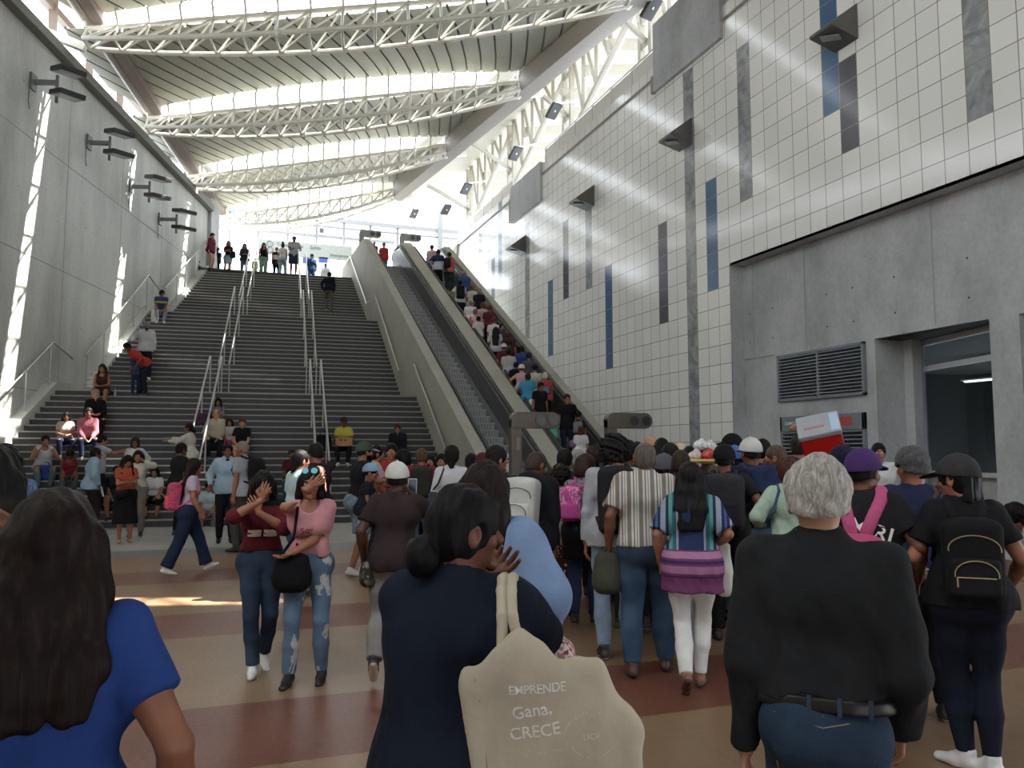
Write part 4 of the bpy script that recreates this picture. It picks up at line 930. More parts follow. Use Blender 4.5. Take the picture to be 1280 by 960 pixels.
def hair_prims(J, q, at, A, style, L):
    u, f, r, N_ = J['u'], J['f'], J['r'], J['N']; hs = q.get('hs', 1.)
    E = lambda c, rr, k=.02: ell(at(*c), np.array(rr)*hs, A, k); t = {'short': .013, 'buzz': .006, 'ring': .007, 'long': .018, 'bob': .026, 'curly': .036, 'bun': .012, 'pony': .012, 'thick': .024, 'braids': .012, 'afro': .05}[style]
    ps = [E((0, -.012, .022), (.076+t, .095+t, .096+t))]; subs = [E((0, .125, -.055), (.072, .075, .125), .012)]; pl = []
    back = [E((0, -.045, -.035), (.066+t*.6, .06+t*.6, .065+t*.5), .03)]
    if style in ('short', 'buzz', 'ring', 'thick'):
        ps += back; pl = [(at(0, -.02, -.022 if style == 'thick' else (-.030 if q.get('cap') else -.055)), nrm(-A[2]*.85+A[1]*.3))]; subs += [E((s*(.105 if style == 'thick' else .092), .002, -.034), ((.042, .036, .048) if style == 'thick' else (.030, .028, .042)), .006) for s in (-1, 1)]
        if style == 'ring': subs.append(E((0, .015, .10), (.062, .09, .05), .02))
    if style in ('curly', 'afro'): ps += [E((0, -.05, -.02), (.085, .075, .09), .04)]; subs += [E((s*.10, .03, -.045), (.03, .035, .04), .01) for s in (-1, 1)]
    if style in ('bun', 'pony', 'braids'):
        ps += back; pl = [(at(0, -.02, -.095), nrm(-A[2]*.8+A[1]*.5))]; subs += [E((s*.090, .012, -.022), (.024, .026, .042), .006) for s in (-1, 1)]
    if style == 'bun': ps.append(E((0, -.13, -.075) if L <= 0 else (0, -.09, .13), (.058, .05, .055), .012))
    if style == 'bob':
        ps += back+[E((0, -.04, -.06), (.10, .085, .09), .04)]; pl = [(at(0, 0, -.115), -A[2])]
    if style in ('long', 'pony', 'braids'):
        wd = q.get('hw', .07) if style == 'long' else .02
        xs = np.linspace(-wd, wd, 9 if q.get('hw') else 5) if style == 'long' else ((-.05, -.02, .02, .05) if style == 'braids' else (0,))
        b0 = (.045 if style == 'long' else .03) if style != 'braids' else .014
        for x in xs:
            p0 = at(x, -.05 if style == 'long' else -.09, .0 if style == 'long' else .02); p1 = at(x*1.1, -.088, -.10); p2 = N_-f*.105+r*x*1.25-u*.10; p3 = N_-f*(.128)+r*x*1.2-u*(L+(.03*sin(x*190+1) if q.get('hw') else 0))
            if J['u'][2] < .8: p3 = p2+V3(0, 0, -L*.8)
            ps += [cap(p0, p1, b0, b0*.95, .03, fl=(f, .8)), cap(p1, p2, b0*.95, b0*.85, .03, fl=(f, .7)), cap(p2, p3, b0*.85, b0*.4, .03, fl=(f, .6))]
        if style == 'long':
            for s in (-1, 1): ps += [cap(at(s*.074, -.015, .02), at(s*.080, -.01, -.09), .022*hs, .02*hs, .03), cap(at(s*.080, -.01, -.09), N_+r*s*.10-f*.02-u*.08, .022, .02, .03)]
        if style == 'long' and q.get('locks'):
            for s in (-1, 1): ps += [cap(at(s*.088, .005, -.09), N_+r*s*.10+f*.085-u*.10, .024, .022, .03), cap(N_+r*s*.10+f*.085-u*.10, N_+r*s*.095+f*.115-u*min(L, .26), .022, .012, .02)]
    return ps, subs, pl
def csphere(c, r, A, n=4):
    g = np.linspace(-1, 1, n+1); V = []; F = []
    for ax in range(3):
        for sg_ in (-1, 1):
            b = len(V)
            for i in g:
                for j in g:
                    p = np.zeros(3); p[ax] = sg_; p[(ax+1) % 3] = i*sg_; p[(ax+2) % 3] = j; p /= np.linalg.norm(p); V.append(c+(p*r)@A)
            for i in range(n):
                for j in range(n): a = b+i*(n+1)+j; F.append((a, a+n+1, a+n+2, a+1))
    return np.array(V), np.array(F)
def bag_obj(name, label, cat, tr, s, ps, dx, mat, group=None, fold=None, parent=None):
    V, F = surf(ps, dx, 0., fold=fold).nets(); o = mesh_np(name, V, F, [mat], None, parent, s)
    if parent is None: o.location = tr[0]; o.rotation_euler = (0, 0, tr[1]); tag(o, label, cat, group)
    return o
def backpack(J, q, tr, s, dx, spec):
    col, label = spec[0], spec[1]; o = spec[2] if len(spec) > 2 else {}; u, f, r, P = J['u'], J['f'], J['r'], J['P']; A = np.array([r, f, u])
    w_, h_, d_ = o.get('size', (.145, .215, .075)); top = o.get('tt', .03); c = P+u*(o.get('z', .27))-f*(.125+d_+top*.4)*q.get('bw', 1.)+r*o.get('x', 0)
    m = cloth(col, o.get('pat')); m2 = cloth(o.get('c2', col))
    root = bag_obj('backpack', label, 'backpack', tr, s, [rbox(c, (w_, d_, h_), .055, A, .03), ell(c+u*h_*.72, (w_*.82, d_*.85, h_*.36), A, .04)], dx, m, None, (.004, 7))
    bag_obj('front_pocket', None, None, tr, s, [rbox(c-u*h_*.42-f*d_*.85, (w_*.82, .035, h_*.48), .03, A, .02)], dx, m2, None, None, root)
    for i in (0, 1):
        sg_ = (-1, 1)[i]; S_ = J['S'][i]-r*sg_*.06; k = dict(k=.01, fl=(r, 1.)); pts = [c+u*h_*.95+r*sg_*o.get('sx', .06)+f*d_*.5, S_+u*.075-f*.03, S_+u*.06+f*.06, P+u*.34+r*sg_*.125+f*.125, P+u*.2+r*sg_*.15+f*.06, c-u*h_*.7+r*sg_*w_*.9+f*d_*.6]
        if q.get('_F') is not None:
            bk_ = project(q['_F'], [pts[0]*(1-w)+(S_+u*.03)*w-f*.25 for w in np.linspace(0, 1, 7)], f, span=.5, lift=.006); pts = list(bk_)+[S_+u*.082-f*.02, S_+u*.082+f*.03]+pts[2:]
        bag_obj('strap', None, None, tr, s, [cap(a, b, o.get('sr', .02), o.get('sr', .02), .008, fl=(f, .5)) for a, b in zip(pts[:-1], pts[1:])], min(dx, .013), cloth(o.get('cs', o.get('c2', col))), None, None, root)
    if o.get('lines'):
        ml = plain(o['lines'], .4, .3, name='zip'); yb = -d_-.004
        for kind in o.get('arcs', ((.85, .62, 0), (.7, -.0, 0))):
            wa, zt, _ = kind; pts = [c+r*w_*wa*cos(a)+u*(h_*(zt)+h_*.35*(sin(a)-1))-f*(d_*1.04+(.03 if zt < .3 else .0)) for a in np.linspace(-.15, pi+.15, 15)]
            z = MB().tube([p*s for p in pts], .0035*s, 5).build('zip', ml, root, True)
        pts = [c-u*h_*.42+r*w_*x_-f*(d_*.85+.037) for x_ in (-.62, .62)]; MB().tube([p*s for p in pts], .0035*s, 5).build('zip', ml, root, True)
        MB().bar((pts[0])*s, (pts[0]-u*.05)*s, .008*s, .008*s).build('zip_pull', ml, root)
    return root
def sling(J, q, tr, s, dx, spec):
    """('name', colour, label, dict(c=(r,f,u) from pelvis, size, strap=(shoulder index) or None))"""
    nm, col, label, o = spec; u, f, r, P = J['u'], J['f'], J['r'], J['P']; A = np.array([r, f, u]); c = P+r*o['c'][0]+f*o['c'][1]+u*o['c'][2]; w_, d_, h_ = o.get('size', (.12, .05, .10))
    root = bag_obj(nm, label, o.get('cat', 'bag'), tr, s, [rbox(c, (w_*.92, d_, h_), min(w_, d_, h_)*.85, A, .0), ell(c-u*h_*.25, (w_*1.06, d_*1.15, h_*.75), A, .05)], dx, cloth(col, o.get('pat')), None, (.004, 3))
    st = o.get('strap'); ms = cloth(o.get('cs', col))
    if st is not None:
        S_ = J['S'][st]-r*(-1, 1)[st]*.05+u*.072; sd_ = np.sign(o['c'][0]) or 1
        fr = [S_, S_+f*.07-u*.06, (S_+c)*.5+f*.14, c+u*h_+f*.02+r*w_*.5]; bk_ = [S_, S_-f*.08-u*.05, (S_+c)*.5-f*.14, c+u*h_-f*.02-r*w_*.3]
        bag_obj('strap', None, None, tr, s, [cap(a, b, .013, .013, .004) for ps in (fr, bk_) for a, b in zip(ps[:-1], ps[1:])], min(dx, .012), ms, None, None, root)
    if o.get('handle'): hnd = P+r*o['handle'][0]+f*o['handle'][1]+u*o['handle'][2]; bag_obj('handle', None, None, tr, s, [cap(c+u*h_*.9+r*w_*.5, hnd, .01, .01, .004), cap(c+u*h_*.9-r*w_*.5, hnd, .01, .01, .004)], min(dx, .01), ms, None, None, root)
    return root
def held(J, q, tr, s, spec):
    """small rigid thing in a hand: (name, colour, label, cat, hand 0/1, size(r,f,u), offset(r,f,u), tilt)"""
    nm, col, label, cat, hnd, sz, off, *rest = spec; u, f, r = J['u'], J['f'], J['r']; c = J['Wr'][hnd]+r*off[0]+f*off[1]+u*off[2]; tl = radians(rest[0]) if rest else 0.
    f2 = rot_axis(f, r, tl); u2 = rot_axis(u, r, tl); m = MB(); a = [c+r*x*sz[0]+f2*y*sz[1]+u2*z*sz[2] for z in (-1, 1) for x, y in ((-1, -1), (1, -1), (1, 1), (-1, 1))]
    m.raw([p*s for p in a], [(0,3,2,1),(4,5,6,7),(0,1,5,4),(1,2,6,5),(2,3,7,6),(3,0,4,7)]); o = m.build(nm, plain(col, .4, name=nm), None, bevel=min(sz)*.5*s); o.location = tr[0]; o.rotation_euler = (0, 0, tr[1]); tag(o, label, cat)
    if nm == 'phone':
        k = 1.0; m = MB(); yy_ = -1.06; m.raw([(c+r*x*sz[0]*.9+f2*yy_*sz[1]+u2*z*sz[2]*.92)*s for x, z in ((-1, -1), (1, -1), (1, 1), (-1, 1))], [(0, 1, 2, 3)]); sc = m.build('screen', plain('#2b3038', .15, name='phone_screen'), o)
    return o
NP = [0]; PEOPLE = {}; SPOTS = []
def person(label, x, y, z=None, face=0., key=None, on=None, hgt=None, **q):
    rs = np.random.RandomState(NP[0]*7+3); NP[0] += 1; face += 0.
    if not q.get('sit') and 'feet' not in q and on != 'walk':
        a, b = rs.uniform(-.05, .07, 2); q['feet'] = ((-.095, a, .085), (.10, b, .085))
    J = pose(q); hs = q.get('hs', 1.); hair = q.get('hair', ('short', '#17120f')); style = hair[0]
    tt = {'bald': 0, 'short': .013, 'buzz': .006, 'ring': .005, 'long': .022, 'bob': .026, 'curly': .04, 'bun': .012, 'pony': .012, 'thick': .024, 'braids': .012, 'afro': .05}[style]
    if q.get('cap'): tt = .028
    top = J['N']+(J['H']+J['hu']*(.118+tt)-J['N'])*hs; z0 = top[2]; S_ = None
    if q.get('topz'): top = top+V3(0, 0, q['topz']); z0 = top[2]
    def base(p, s):
        az = atan2(p[0], p[1])+radians(face); rz = -az; c_, s_ = cos(rz), sin(rz); off = V3(top[0]*c_-top[1]*s_, top[0]*s_+top[1]*c_, 0)*s; return p-off, rz
    if on == 'up':
        ground = TOP; s = hgt/1.70; z = (TOP+z0*s-EYE)/ray(x, y)[2]; p = at_depth(x, y, z); bp, rz = base(p, s)
    elif on in ('stair', 'esc'):
        s = hgt/1.70; hit = None
        for t in np.arange(15.5 if on == 'stair' else 12, 60, .02):
            p = at_depth(x, y, t); bp, rz = base(p, s)
            g = stair_z(bp[0], bp[1]) if on == 'stair' else esc_z(bp[1])
            if p[2]-g-z0*s < 0: hit = t; break
        z = hit
        if on == 'stair' and q.get('sit'):      # settle on the tread: pelvis a little behind a nosing
            pass
        p = at_depth(x, y, z); bp, rz = base(p, s); ground = g
        if on == 'esc':                         # keep the rider inside the step well
            lo_, hi_ = (EWELL[1][0]+.16, EWELL[1][1]-.16) if bp[0] > 7.2 else (EWELL[0][0]+.22, EWELL[0][1]-.22)
            for _ in range(40):
                if lo_ <= bp[0] <= hi_: break
                z += .12*(1 if bp[0] < lo_ else -1)*(1 if ray(x, y)[0] > 0 else -1); p = at_depth(x, y, z); ground = esc_z(bp[1]); s = (p[2]-ground)/z0; bp, rz = base(p, s)
            ground = esc_z(bp[1]); s = (p[2]-ground)/z0; bp, rz = base(p, s)
            if not .62 < s < 1.14: print('ESC SCALE', label, round(s, 2), bp)
    else:
        ground = q.get('ground', 0.); zz = z
        for dz_ in (0, .12, -.12, .25, -.25, .4, -.4, .55, -.55, .7, -.7, .9, -.9, 1.1, 1.4):   # keep people from standing inside each other
            z = zz+dz_; p = at_depth(x, y, z); s = (p[2]-ground)/z0; bp, rz = base(p, s)
            if key or 'ground' in q or not any((bp[0]-a)**2+(bp[1]-b_)**2 < .40**2 for a, b_ in SPOTS): break
        SPOTS.append((bp[0], bp[1]))
    tr = ((float(bp[0]), float(bp[1]), float(ground)), rz)
    dx = min(max(z*.0016, .0085), .024)/s; dh = min(max(z*.0009, .0036), .014)/s; near = z < 24; fine = z < 17
    q.setdefault('w', 1.); T, A_, G = body_prims(J, q); 
    covL = q.get('bot', ('pants', 0))[0] in ('pants', 'jeans'); covA = q.get('top') and SLEEVE[q['top'][0]] > 1.5
    shr = lambda p, k_: dict(p, r1=p['r1']*k_, r2=p['r2']*k_)
    ps = [shr(p, .92) if p['t'] == 'c' else p for p in T]+[(shr(p, .85) if covA and i_ < 3 else p) for a in A_ for i_, p in enumerate(a)]+[(shr(p, .78) if covL and i_ < 3 else p) for a in G for i_, p in enumerate(a)]
    sk = skin_mat(q.get('skin', 'm')); hc = hair[1]
    shoe = q.get('shoe', ('shoe', '#2a2625', '#c9c5bd'))
    for i in (0, 1):
        if not shoe or shoe[0] in ('flat', 'bare'):
            a, d = J['A'][i], J['ft'][i]; up_ = nrm(V3(0, 0, 1)-d*d[2]); ps += [cap(a-up_*.045-d*.03, a-up_*.055+d*.09, .032, .028, k=.015), cap(a-up_*.055+d*.08, a-up_*.065+d*.15, .027, .018, k=.01, fl=(up_, .8)), cap(a, a-up_*.03, .034, k=.015)]
    if not fine: ps += [c for i in (0, 1) for c in hand_prims(J, q, i)[:2]]+[cap(J['Wr'][i]+nrm(J['Wr'][i]-J['E'][i])*.08, J['Wr'][i]+nrm(J['Wr'][i]-J['E'][i])*.15, .024, .014, k=.01) for i in (0, 1)]
    F0 = surf(ps, dx, planes=[(J['N']+J['u']*.03, J['u'])]); V, F = F0.nets(); mi = np.zeros(len(F), int); mats = [sk, M_EYEW, M_EYED, M_LIP, hair_mat(hc) if style != 'bald' else plain('#2b211c', .7, name='brow_hair')]
    hp, hsub, at, A = head_prims(J, q, near); Fh = surf(hp, dh, planes=[(J['N']+J['u']*.0, -J['u'])], subs=hsub); Vh, Qh = Fh.nets(); mh = np.zeros(len(Qh), int)
    loc_ = ((Vh[Qh].mean(1)-at(0, 0, 0))/hs)@A.T
    if dh*s < .0105:
        X, Y, Z = np.abs(loc_[:, 0]), loc_[:, 1], loc_[:, 2]; mh[(X < .027-.4*np.abs(Z+.062)) & (Z > -.072) & (Z < -.052) & (Y > .07)] = 3; mh[(X > .012) & (X < .05) & (Z > .022) & (Z < .032) & (Y > .055)] = 4
        if q.get('beard'): mh[(Z < -.045) & (Y > .0) & (X < .07) & (mh == 0) & (Z > -.13)] = 4
    Vs, Qs, ms = [V, Vh], [F, Qh+len(V)], [mi, mh]; n = len(V)+len(Vh)
    if near and z < 14:
        for sg_ in (-1, 1):
            for rr_, off, m_ in ((.0120, 0, 1), (.0062, .0075, 2)):
                v, f_ = csphere(at(sg_*.032, .074+off, .004), rr_*hs, A); Vs.append(v); Qs.append(f_+n); ms.append(np.full(len(f_), m_)); n += len(v)
    if fine:
        for i in (0, 1):
            hpz = hand_prims(J, q, i); wr, e = J['Wr'][i], J['E'][i]; d = nrm(wr-e); v, f_ = surf(hpz+[cap(wr-d*.03, wr, .0265, .0255, k=.012)], min(max(.0042, z*.0006), .0075)/s).nets(); Vs.append(v); Qs.append(f_+n); ms.append(np.zeros(len(f_), int)); n += len(v)
    body = mesh_np('person', np.concatenate(Vs), np.concatenate(Qs), mats, np.concatenate(ms), None, s); body.location = tr[0]; body.rotation_euler = (0, 0, rz); tag(body, label, 'person', q.get('group'))
    R = dict(J=J, s=s, tr=tr, body=body, z=z, at=at, A=A)
    def part(name, F_, mats_, mi_=None): v, f_ = F_.nets(); return mesh_np(name, v, f_, mats_ if isinstance(mats_, list) else [mats_], mi_, body, s)
    fa = .011 if z < 3.5 else (.009 if z < 9 else .005)
    # tops (inner first)
    for n_, key_ in ((q.get('tname', 'shirt'), 'top'), (q.get('oname', 'jacket'), 'over')):
        sp = q.get(key_)
        if not sp: continue
        o = sp[2] if len(sp) > 2 and isinstance(sp[2], dict) else {}; tp, sb, pl, t_ = top_prims(J, q, sp, T); lo_, hi_ = bounds(tp, .012); Ff = Field(lo_, hi_, dx)
        for p_ in tp[:pl[1]]: Ff.prim(p_)
        Ff.plane(*pl[0])
        for p_ in tp[pl[1]:]: Ff.prim(p_)
        Ff.fold(o.get('fold', fa), NP[0])
        for p_ in sb: Ff.prim(p_, 0., p_['k'], 's')
        if z < 7: Ff.fold(.0045, NP[0]+9, (42, 42, 22))
        R[key_] = Ff
        R[key_+'_o'] = part(o.get('name', {'tee': 'tee_shirt', 'polo': 'polo_shirt', 'tank': 'tank_top', 'vest': 'vest', 'hoodie': 'hoodie', 'jacket': 'jacket', 'knit': 'cardigan', 'tunic': 'tunic', 'cap_sleeve': 'tee_shirt'}.get(sp[0], 'shirt')), Ff, cloth(sp[1], o.get('pat')))
    # bottoms
    for b in (q.get('bot', ('pants', '#23262d')), q.get('bot2')):
     if not b: continue
     kind = b[0]; o = b[2] if len(b) > 2 else {}; u, f, r, P = J['u'], J['f'], J['r'], J['P']; t = o.get('t', .012); wv = V3(0, 0, -1)
     hipp = [inflate(p, t) for p in T[:2]]+[cap(P+u*.02, P+u*.10, .105*q['w']+t*.5, k=.04)]
     if kind in ('pants', 'jeans', 'shorts'):
         bp_ = list(hipp)
         for i in (0, 1):
             h, kn, a = J['Hp'][i], J['K'][i], J['A'][i]; th = [inflate(p, t) for p in G[i][:2]]
             if kind == 'shorts':
                 e = h+(kn-h)*o.get('len', .88); bp_ += [cap(h, e, .093*q['w']+t, .072*q['w']+t*1.6, k=.03, cut=((e, nrm(kn-h)),))]
             else:
                 e = kn+(a-kn)*o.get('len', .97); fl_ = o.get('flare', .0); bp_ += th+[cap(kn, kn+(a-kn)*.45, .054*q['w']+t, .054*q['w']+t, k=.02), cap(kn+(a-kn)*.45, e, .054*q['w']+t, .040+t+fl_, k=.02, cut=((e, nrm(a-kn)),))]
         Fb = surf(bp_, dx, planes=[(P+u*.11, u)], fold=(fa*.8, NP[0]+50)); R['bot'] = Fb; R['bot_o'] = part({'pants': 'trousers', 'jeans': 'jeans', 'shorts': 'shorts'}[kind], Fb, cloth(b[1], o.get('pat') or (('denim', o.get('hi', b[1])) if kind == 'jeans' else None)))
     elif kind in ('skirt', 'dress'):
         bp_ = list(hipp); L_ = o.get('len', .55); wd = o.get('wide', .03)
         if q.get('sit'):
             for i in (0, 1): bp_ += [inflate(p, .03) for p in G[i][:2]]+[cap(J['K'][i], J['K'][i]+(J['A'][i]-J['K'][i])*L_*.6, .08, .07, k=.04)]
             pl = [(P+u*.11, u)]
         else:
             c = P+wv*L_+(J['K'][0]+J['K'][1])*.5*V3(.6, .6, 0)
             for xx in (-.08, 0, .08): bp_ += [cap(P+r*xx-f*.02, c+r*(xx*1.3), .11*q['w']+t, .10*q['w']+wd, k=.06)]
             pl = [(P+u*.11, u), (c, wv)]
         Fb = surf(bp_, dx, planes=pl, fold=(o.get('fold', .010), NP[0]+50, (26, 26, 3))); part('skirt', Fb, cloth(b[1], o.get('pat')))
    # shoes
    if shoe:
        for i in (0, 1):
            a, d = J['A'][i], J['ft'][i]; up_ = nrm(V3(0, 0, 1)-d*d[2]); sd = np.cross(d, up_); kd = shoe[0]; heel = a-d*.038-up_*.045; mid = a+d*.06-up_*.047; toe = a+d*.148-up_*.055
            pz = [cap(heel, mid, .036, .037, k=.02, fl=(sd, .95)), cap(mid, toe, .038, .031, k=.02, fl=(up_, .85))]
            if kd == 'shoe': pz += [cap(a-up_*.03-d*.005, a+up_*.012-d*.012, .042, .041, k=.015), cap(a-up_*.015+d*.02, mid+up_*.005, .036, .034, k=.02)]
            if kd == 'boot': pz += [cap(a-up_*.03, a+up_*.08, .048, .050, k=.015)]
            pl = [(a-up_*.085, -up_), (a+up_*(.03 if kd != 'boot' else .08), up_)]
            sbs = []
            if kd == 'flat': sbs = [ell(a+d*.02-up_*.0, (.045, .075, .05), np.array([sd, d, up_]), .005)]
            Fs = surf(pz, max(.006, dx*.8 if z > 8 else .006), planes=pl, subs=sbs); v, f_ = Fs.nets()
            hz = (v[f_].mean(1)-a)@up_; mesh_np('shoe', v, f_, [plain(shoe[1], .5, noise=.1, name='shoe'), plain(shoe[2], .6, name='sole')], (hz < -.062).astype(int), body, s)
    # hair and hat
    if style != 'bald':
        hpz, hsb, hpl = hair_prims(J, q, at, A, style, hair[2] if len(hair) > 2 else .3); amp = {'curly': (.014, NP[0], (90, 90, 90)), 'afro': (.012, NP[0], (110, 110, 110)), 'short': (.003, NP[0], (120, 120, 60)), 'thick': (.005, NP[0], (70, 50, 50))}.get(style, (.006, NP[0], (95, 95, 5)))
        if q.get('wavy'): amp = (.006, NP[0], (75, 60, 45))
        if q.get('cap'): hpl = list(hpl)+[(at(0, .0, .055), A[2])]
        hd_ = dh*1.2 if z > 4 else max(dh, .0045/s)
        if style == 'long' and z < 4: hd_ = .0055/s
        Fz = surf(hpz, hd_, planes=hpl, subs=hsb, fold=amp if style not in ('buzz', 'ring') else None)
        part('hair', Fz, hair_mat(hc, stretch=(18, 18, 18) if style in ('curly', 'afro') else ((13, 6, 5) if q.get('wavy') else (30, 14, 14)) if style == 'thick' else (22, 22, 2.2), wavy=2.0 if q.get('wavy') else 0))
    if q.get('cap'):
        cc = q['cap']; t_ = .026; ck = cc[2] if len(cc) > 2 else 'cap'; E = lambda c, rr, k=.01: ell(at(*c), np.array(rr)*hs, A, k); sg_ = -1 if ck == 'back' else 1
        bp_ = [E((0, -.012, .022), (.076+t_, .095+t_, .096+t_))]
        if ck == 'beanie': bp_.append(E((0, -.03, .03), (.098, .115, .10)))
        Fc = surf(bp_, dh, planes=[(at(0, 0, .016), nrm(-A[2]+A[1]*.16*sg_)) if ck != 'beanie' else (at(0, 0, .02), nrm(-A[2]+A[1]*.5))]); co = part('cap', Fc, cloth(cc[1] if ck == 'brim2' else cc[0]))
        if ck != 'beanie':
            Fbm = surf([ell(at(0, sg_*.135, .030), np.array((.068, .085, .010))*hs, np.array([A[0], rot_axis(A[1], A[0], -.18*sg_), rot_axis(A[2], A[0], -.18*sg_)]), .0)], min(dh, .006)); v, f_ = Fbm.nets(); mesh_np('brim', v, f_, [cloth(cc[1])], None, co, s)
            if z < 9:
                cs = csphere(at(0, -.012, .145), .009, A, 2); mesh_np('button', cs[0], cs[1], [cloth(cc[0])], None, co, s)
    if z < 8 and 'top' in R: q['_F'] = R['top']
    for bg_ in q.get('bags', ()):
        (backpack if bg_[0] == 'pack' else sling)(J, q, tr, s, max(dx*.8, .007), bg_[1:] if bg_[0] == 'pack' else bg_)
    for hl in q.get('held', ()): held(J, q, tr, s, hl)
    if key: PEOPLE[key] = R
    R['base'] = bp
    return R
# ================================================================ PEOPLE IN THE PLACE
K_ = '#14100f'; BR = '#2b1a13'; DB = '#3b2418'
WALK = ((-.10, -.20, .15, -40), (.10, .20, .085)); WALK2 = ((-.10, .22, .085), (.10, -.20, .15, -40)); WIDE = ((-.13, 0, .085), (.13, .05, .085))
G_FOR = None
# ---- close to the camera
person('woman seen from behind, long straight brown hair over royal blue tee', 71, 606, 1.62, 6, key='bluetee', fem=True, w=1.0, hw=.066, hair=('long', '#1e120e', .17), top=('tee', '#1d4a9e', dict(sl=.62, loose=.012, fold=.010)), bot=('jeans', '#27405f'), skin='m', R=(.27, .03, -.50), L=(.25, .03, -.5))
person('person with long black hair seen from behind, cropped by the picture edge', -12, 553, 2.6, 4, fem=True, hair=('long', '#15110f', .25), top=('long', '#2a2c34'), bot=('jeans', '#27405f'), skin='m')
person('person in speckled denim-blue blouse mostly hidden by long black hair', 8, 553, 5.6, 4, fem=True, hair=('long', '#15110f', .2), top=('long', '#4f6d92', dict(pat=('spots', '#b9c8d8'))), bot=('jeans', '#27405f'), skin='m')
person('reddish-haired person facing the camera, half face cropped by the picture edge', -20, 634, 1.95, 186, fem=True, hair=('bob', '#6b4430'), top=('tee', '#5d5650'), skin='l')
person('woman with low black bun in navy cardigan, carrying cream tote', 584, 604, 2.05, 8, key='bun', fem=True, w=1.0, hair=('bun', '#151416', 0), head=(58, 2, 0), top=('knit', '#1d2638', dict(t=.016, fold=.008, loose=.010, boxy=True)), bot=('pants', '#17181c'), skin='d', R=(.03, .30, -.02), poleR=(1.1, -.2, -.9), hdR=(.75, .25, .55), pnR=(0, -1, .3), curlR=.45, L='belly', poleL=(.2, -1, -.4))
person('grey-haired man in black long-sleeved shirt and blue jeans, seen from behind', 1021, 566, 2.32, 2, key='greyman', hair=('thick', '#b4aea6'), top=('shirt', '#2c2d30', dict(hem=-.095, fold=.012, t=.022, loose=.008, sl=2.0)), bot=('jeans', '#2f445d', dict(hi='#4a6480')), skin='l', w=.93, sw=.165, al=1.09, L=(.235, .03, -.66), poleL=(.3, -1, 0), R=(.21, .16, -.54), poleR=(.2, -1, 0), feet=((-.11, .05, .085), (.11, -.05, .085)), wavy=True)
person('woman with long dark brown hair in light blue sweatshirt, beyond the low bun', 607, 574, 3.15, 14, fem=True, hair=('long', '#1c110d', .24), top=('long', '#7f9cc6', dict(t=.03, loose=.02)), bot=('jeans', '#34507a'), skin='m', R=(.26, .1, -.42), bags=[('sling', '#c98a8e', 'pink floral shopping bag hanging beside the light blue sweatshirt', dict(c=(.28, .12, -.10), size=(.10, .08, .17), pat=('floral', '#f0dcd8', '#a33b4e'), cs='#d9d0b8', handle=(.24, .12, .14)))] and [('shopping_bag', '#c98a8e', 'pink floral shopping bag hanging beside the light blue sweatshirt', dict(c=(.28, .12, -.10), size=(.10, .08, .17), pat=('floral', '#f0dcd8', '#a33b4e'), cs='#d9d0b8', handle=(.24, .12, .14)))])
# ---- middle distance
person('woman in pink top and ripped jeans shading her eyes with one hand', 388, 584, 5.75, 184, key='pink', fem=True, hair=('long', K_, .28), top=('cap_sleeve', '#e0949c', dict(hem=-.085, t=.014)), bot=('jeans', '#5d7891', dict(pat=('rips', '#b9b7b4'), t=.010)), skin='m', R=(.0, .165, .135), hdR=(-.75, -.1, .5), pnR=(0, -1, .1), poleR=(.9, .3, -.8), curlR=.15, L=(-.10, .27, -.36), curlL=.4, hdL=(-1, .1, -.5), shoe=('shoe', '#1a1716', '#1d1a18'), feet=((-.12, .02, .085, -6, 6), (.13, .10, .085, -6, 14)), bags=[('handbag', '#17161a', 'black slouchy handbag held before the pink top', dict(c=(.12, .19, -.02), size=(.15, .09, .15), strap=1))])
person('woman in maroon and black tee holding both hands before her face', 330, 588, 5.95, 176, key='maroon', fem=True, hair=('long', K_, .2), top=('tee', '#6d1826', dict(hem=-.10, sl=1.1, t=.012, pat=('hoops', (1.22, 1.5, '#17151a')))), bot=('jeans', '#2b3c52', dict(hi='#445a76')), skin='m', R=(.03, .24, .04), L=(-.04, .25, -.06), hdR=(-.35, 0, 1), hdL=(-.5, .0, .8), pnR=(0, -1, 0), pnL=(0, -1, 0), curlR=.12, curlL=.2, poleR=(1, .0, -.6), poleL=(.9, .1, -.7), head=(0, 12, 0), shoe=('shoe', '#d8d6d0', '#e6e4de'), feet=((-.06, -.14, .12, -25), (.05, .12, .085)))
person('man with backward white cap, dark brown polo and grey jeans, walking away', 497, 576, 5.95, 8, key='whitecap', hair=('buzz', K_), cap=('#d9d6cd', '#d9d6cd'), top=('polo', '#3a2a2c', dict(loose=.010)), bot=('jeans', '#85817d', dict(t=.022, hi='#a09c98')), skin='b', R=(.10, .26, .02), poleR=(.8, .1, -.8), curlR=.7, L=(.26, .02, -.50), shoe=('shoe', '#242425', '#b8a68f'), feet=((-.12, -.26, .20, -48), (.10, .14, .085)), held=[('phone', '#a8b6cf', 'phone held up by the man with white cap', 'phone', 1, (.038, .005, .078), (-.01, .05, .06), -15)], bags=[('waist_bag', '#5f5a4e', 'camouflage waist bag at the hip of the white-capped man', dict(c=(-.21, -.02, -.10), size=(.06, .08, .10), pat=('camo', '#38352c', '#8a8371')))])
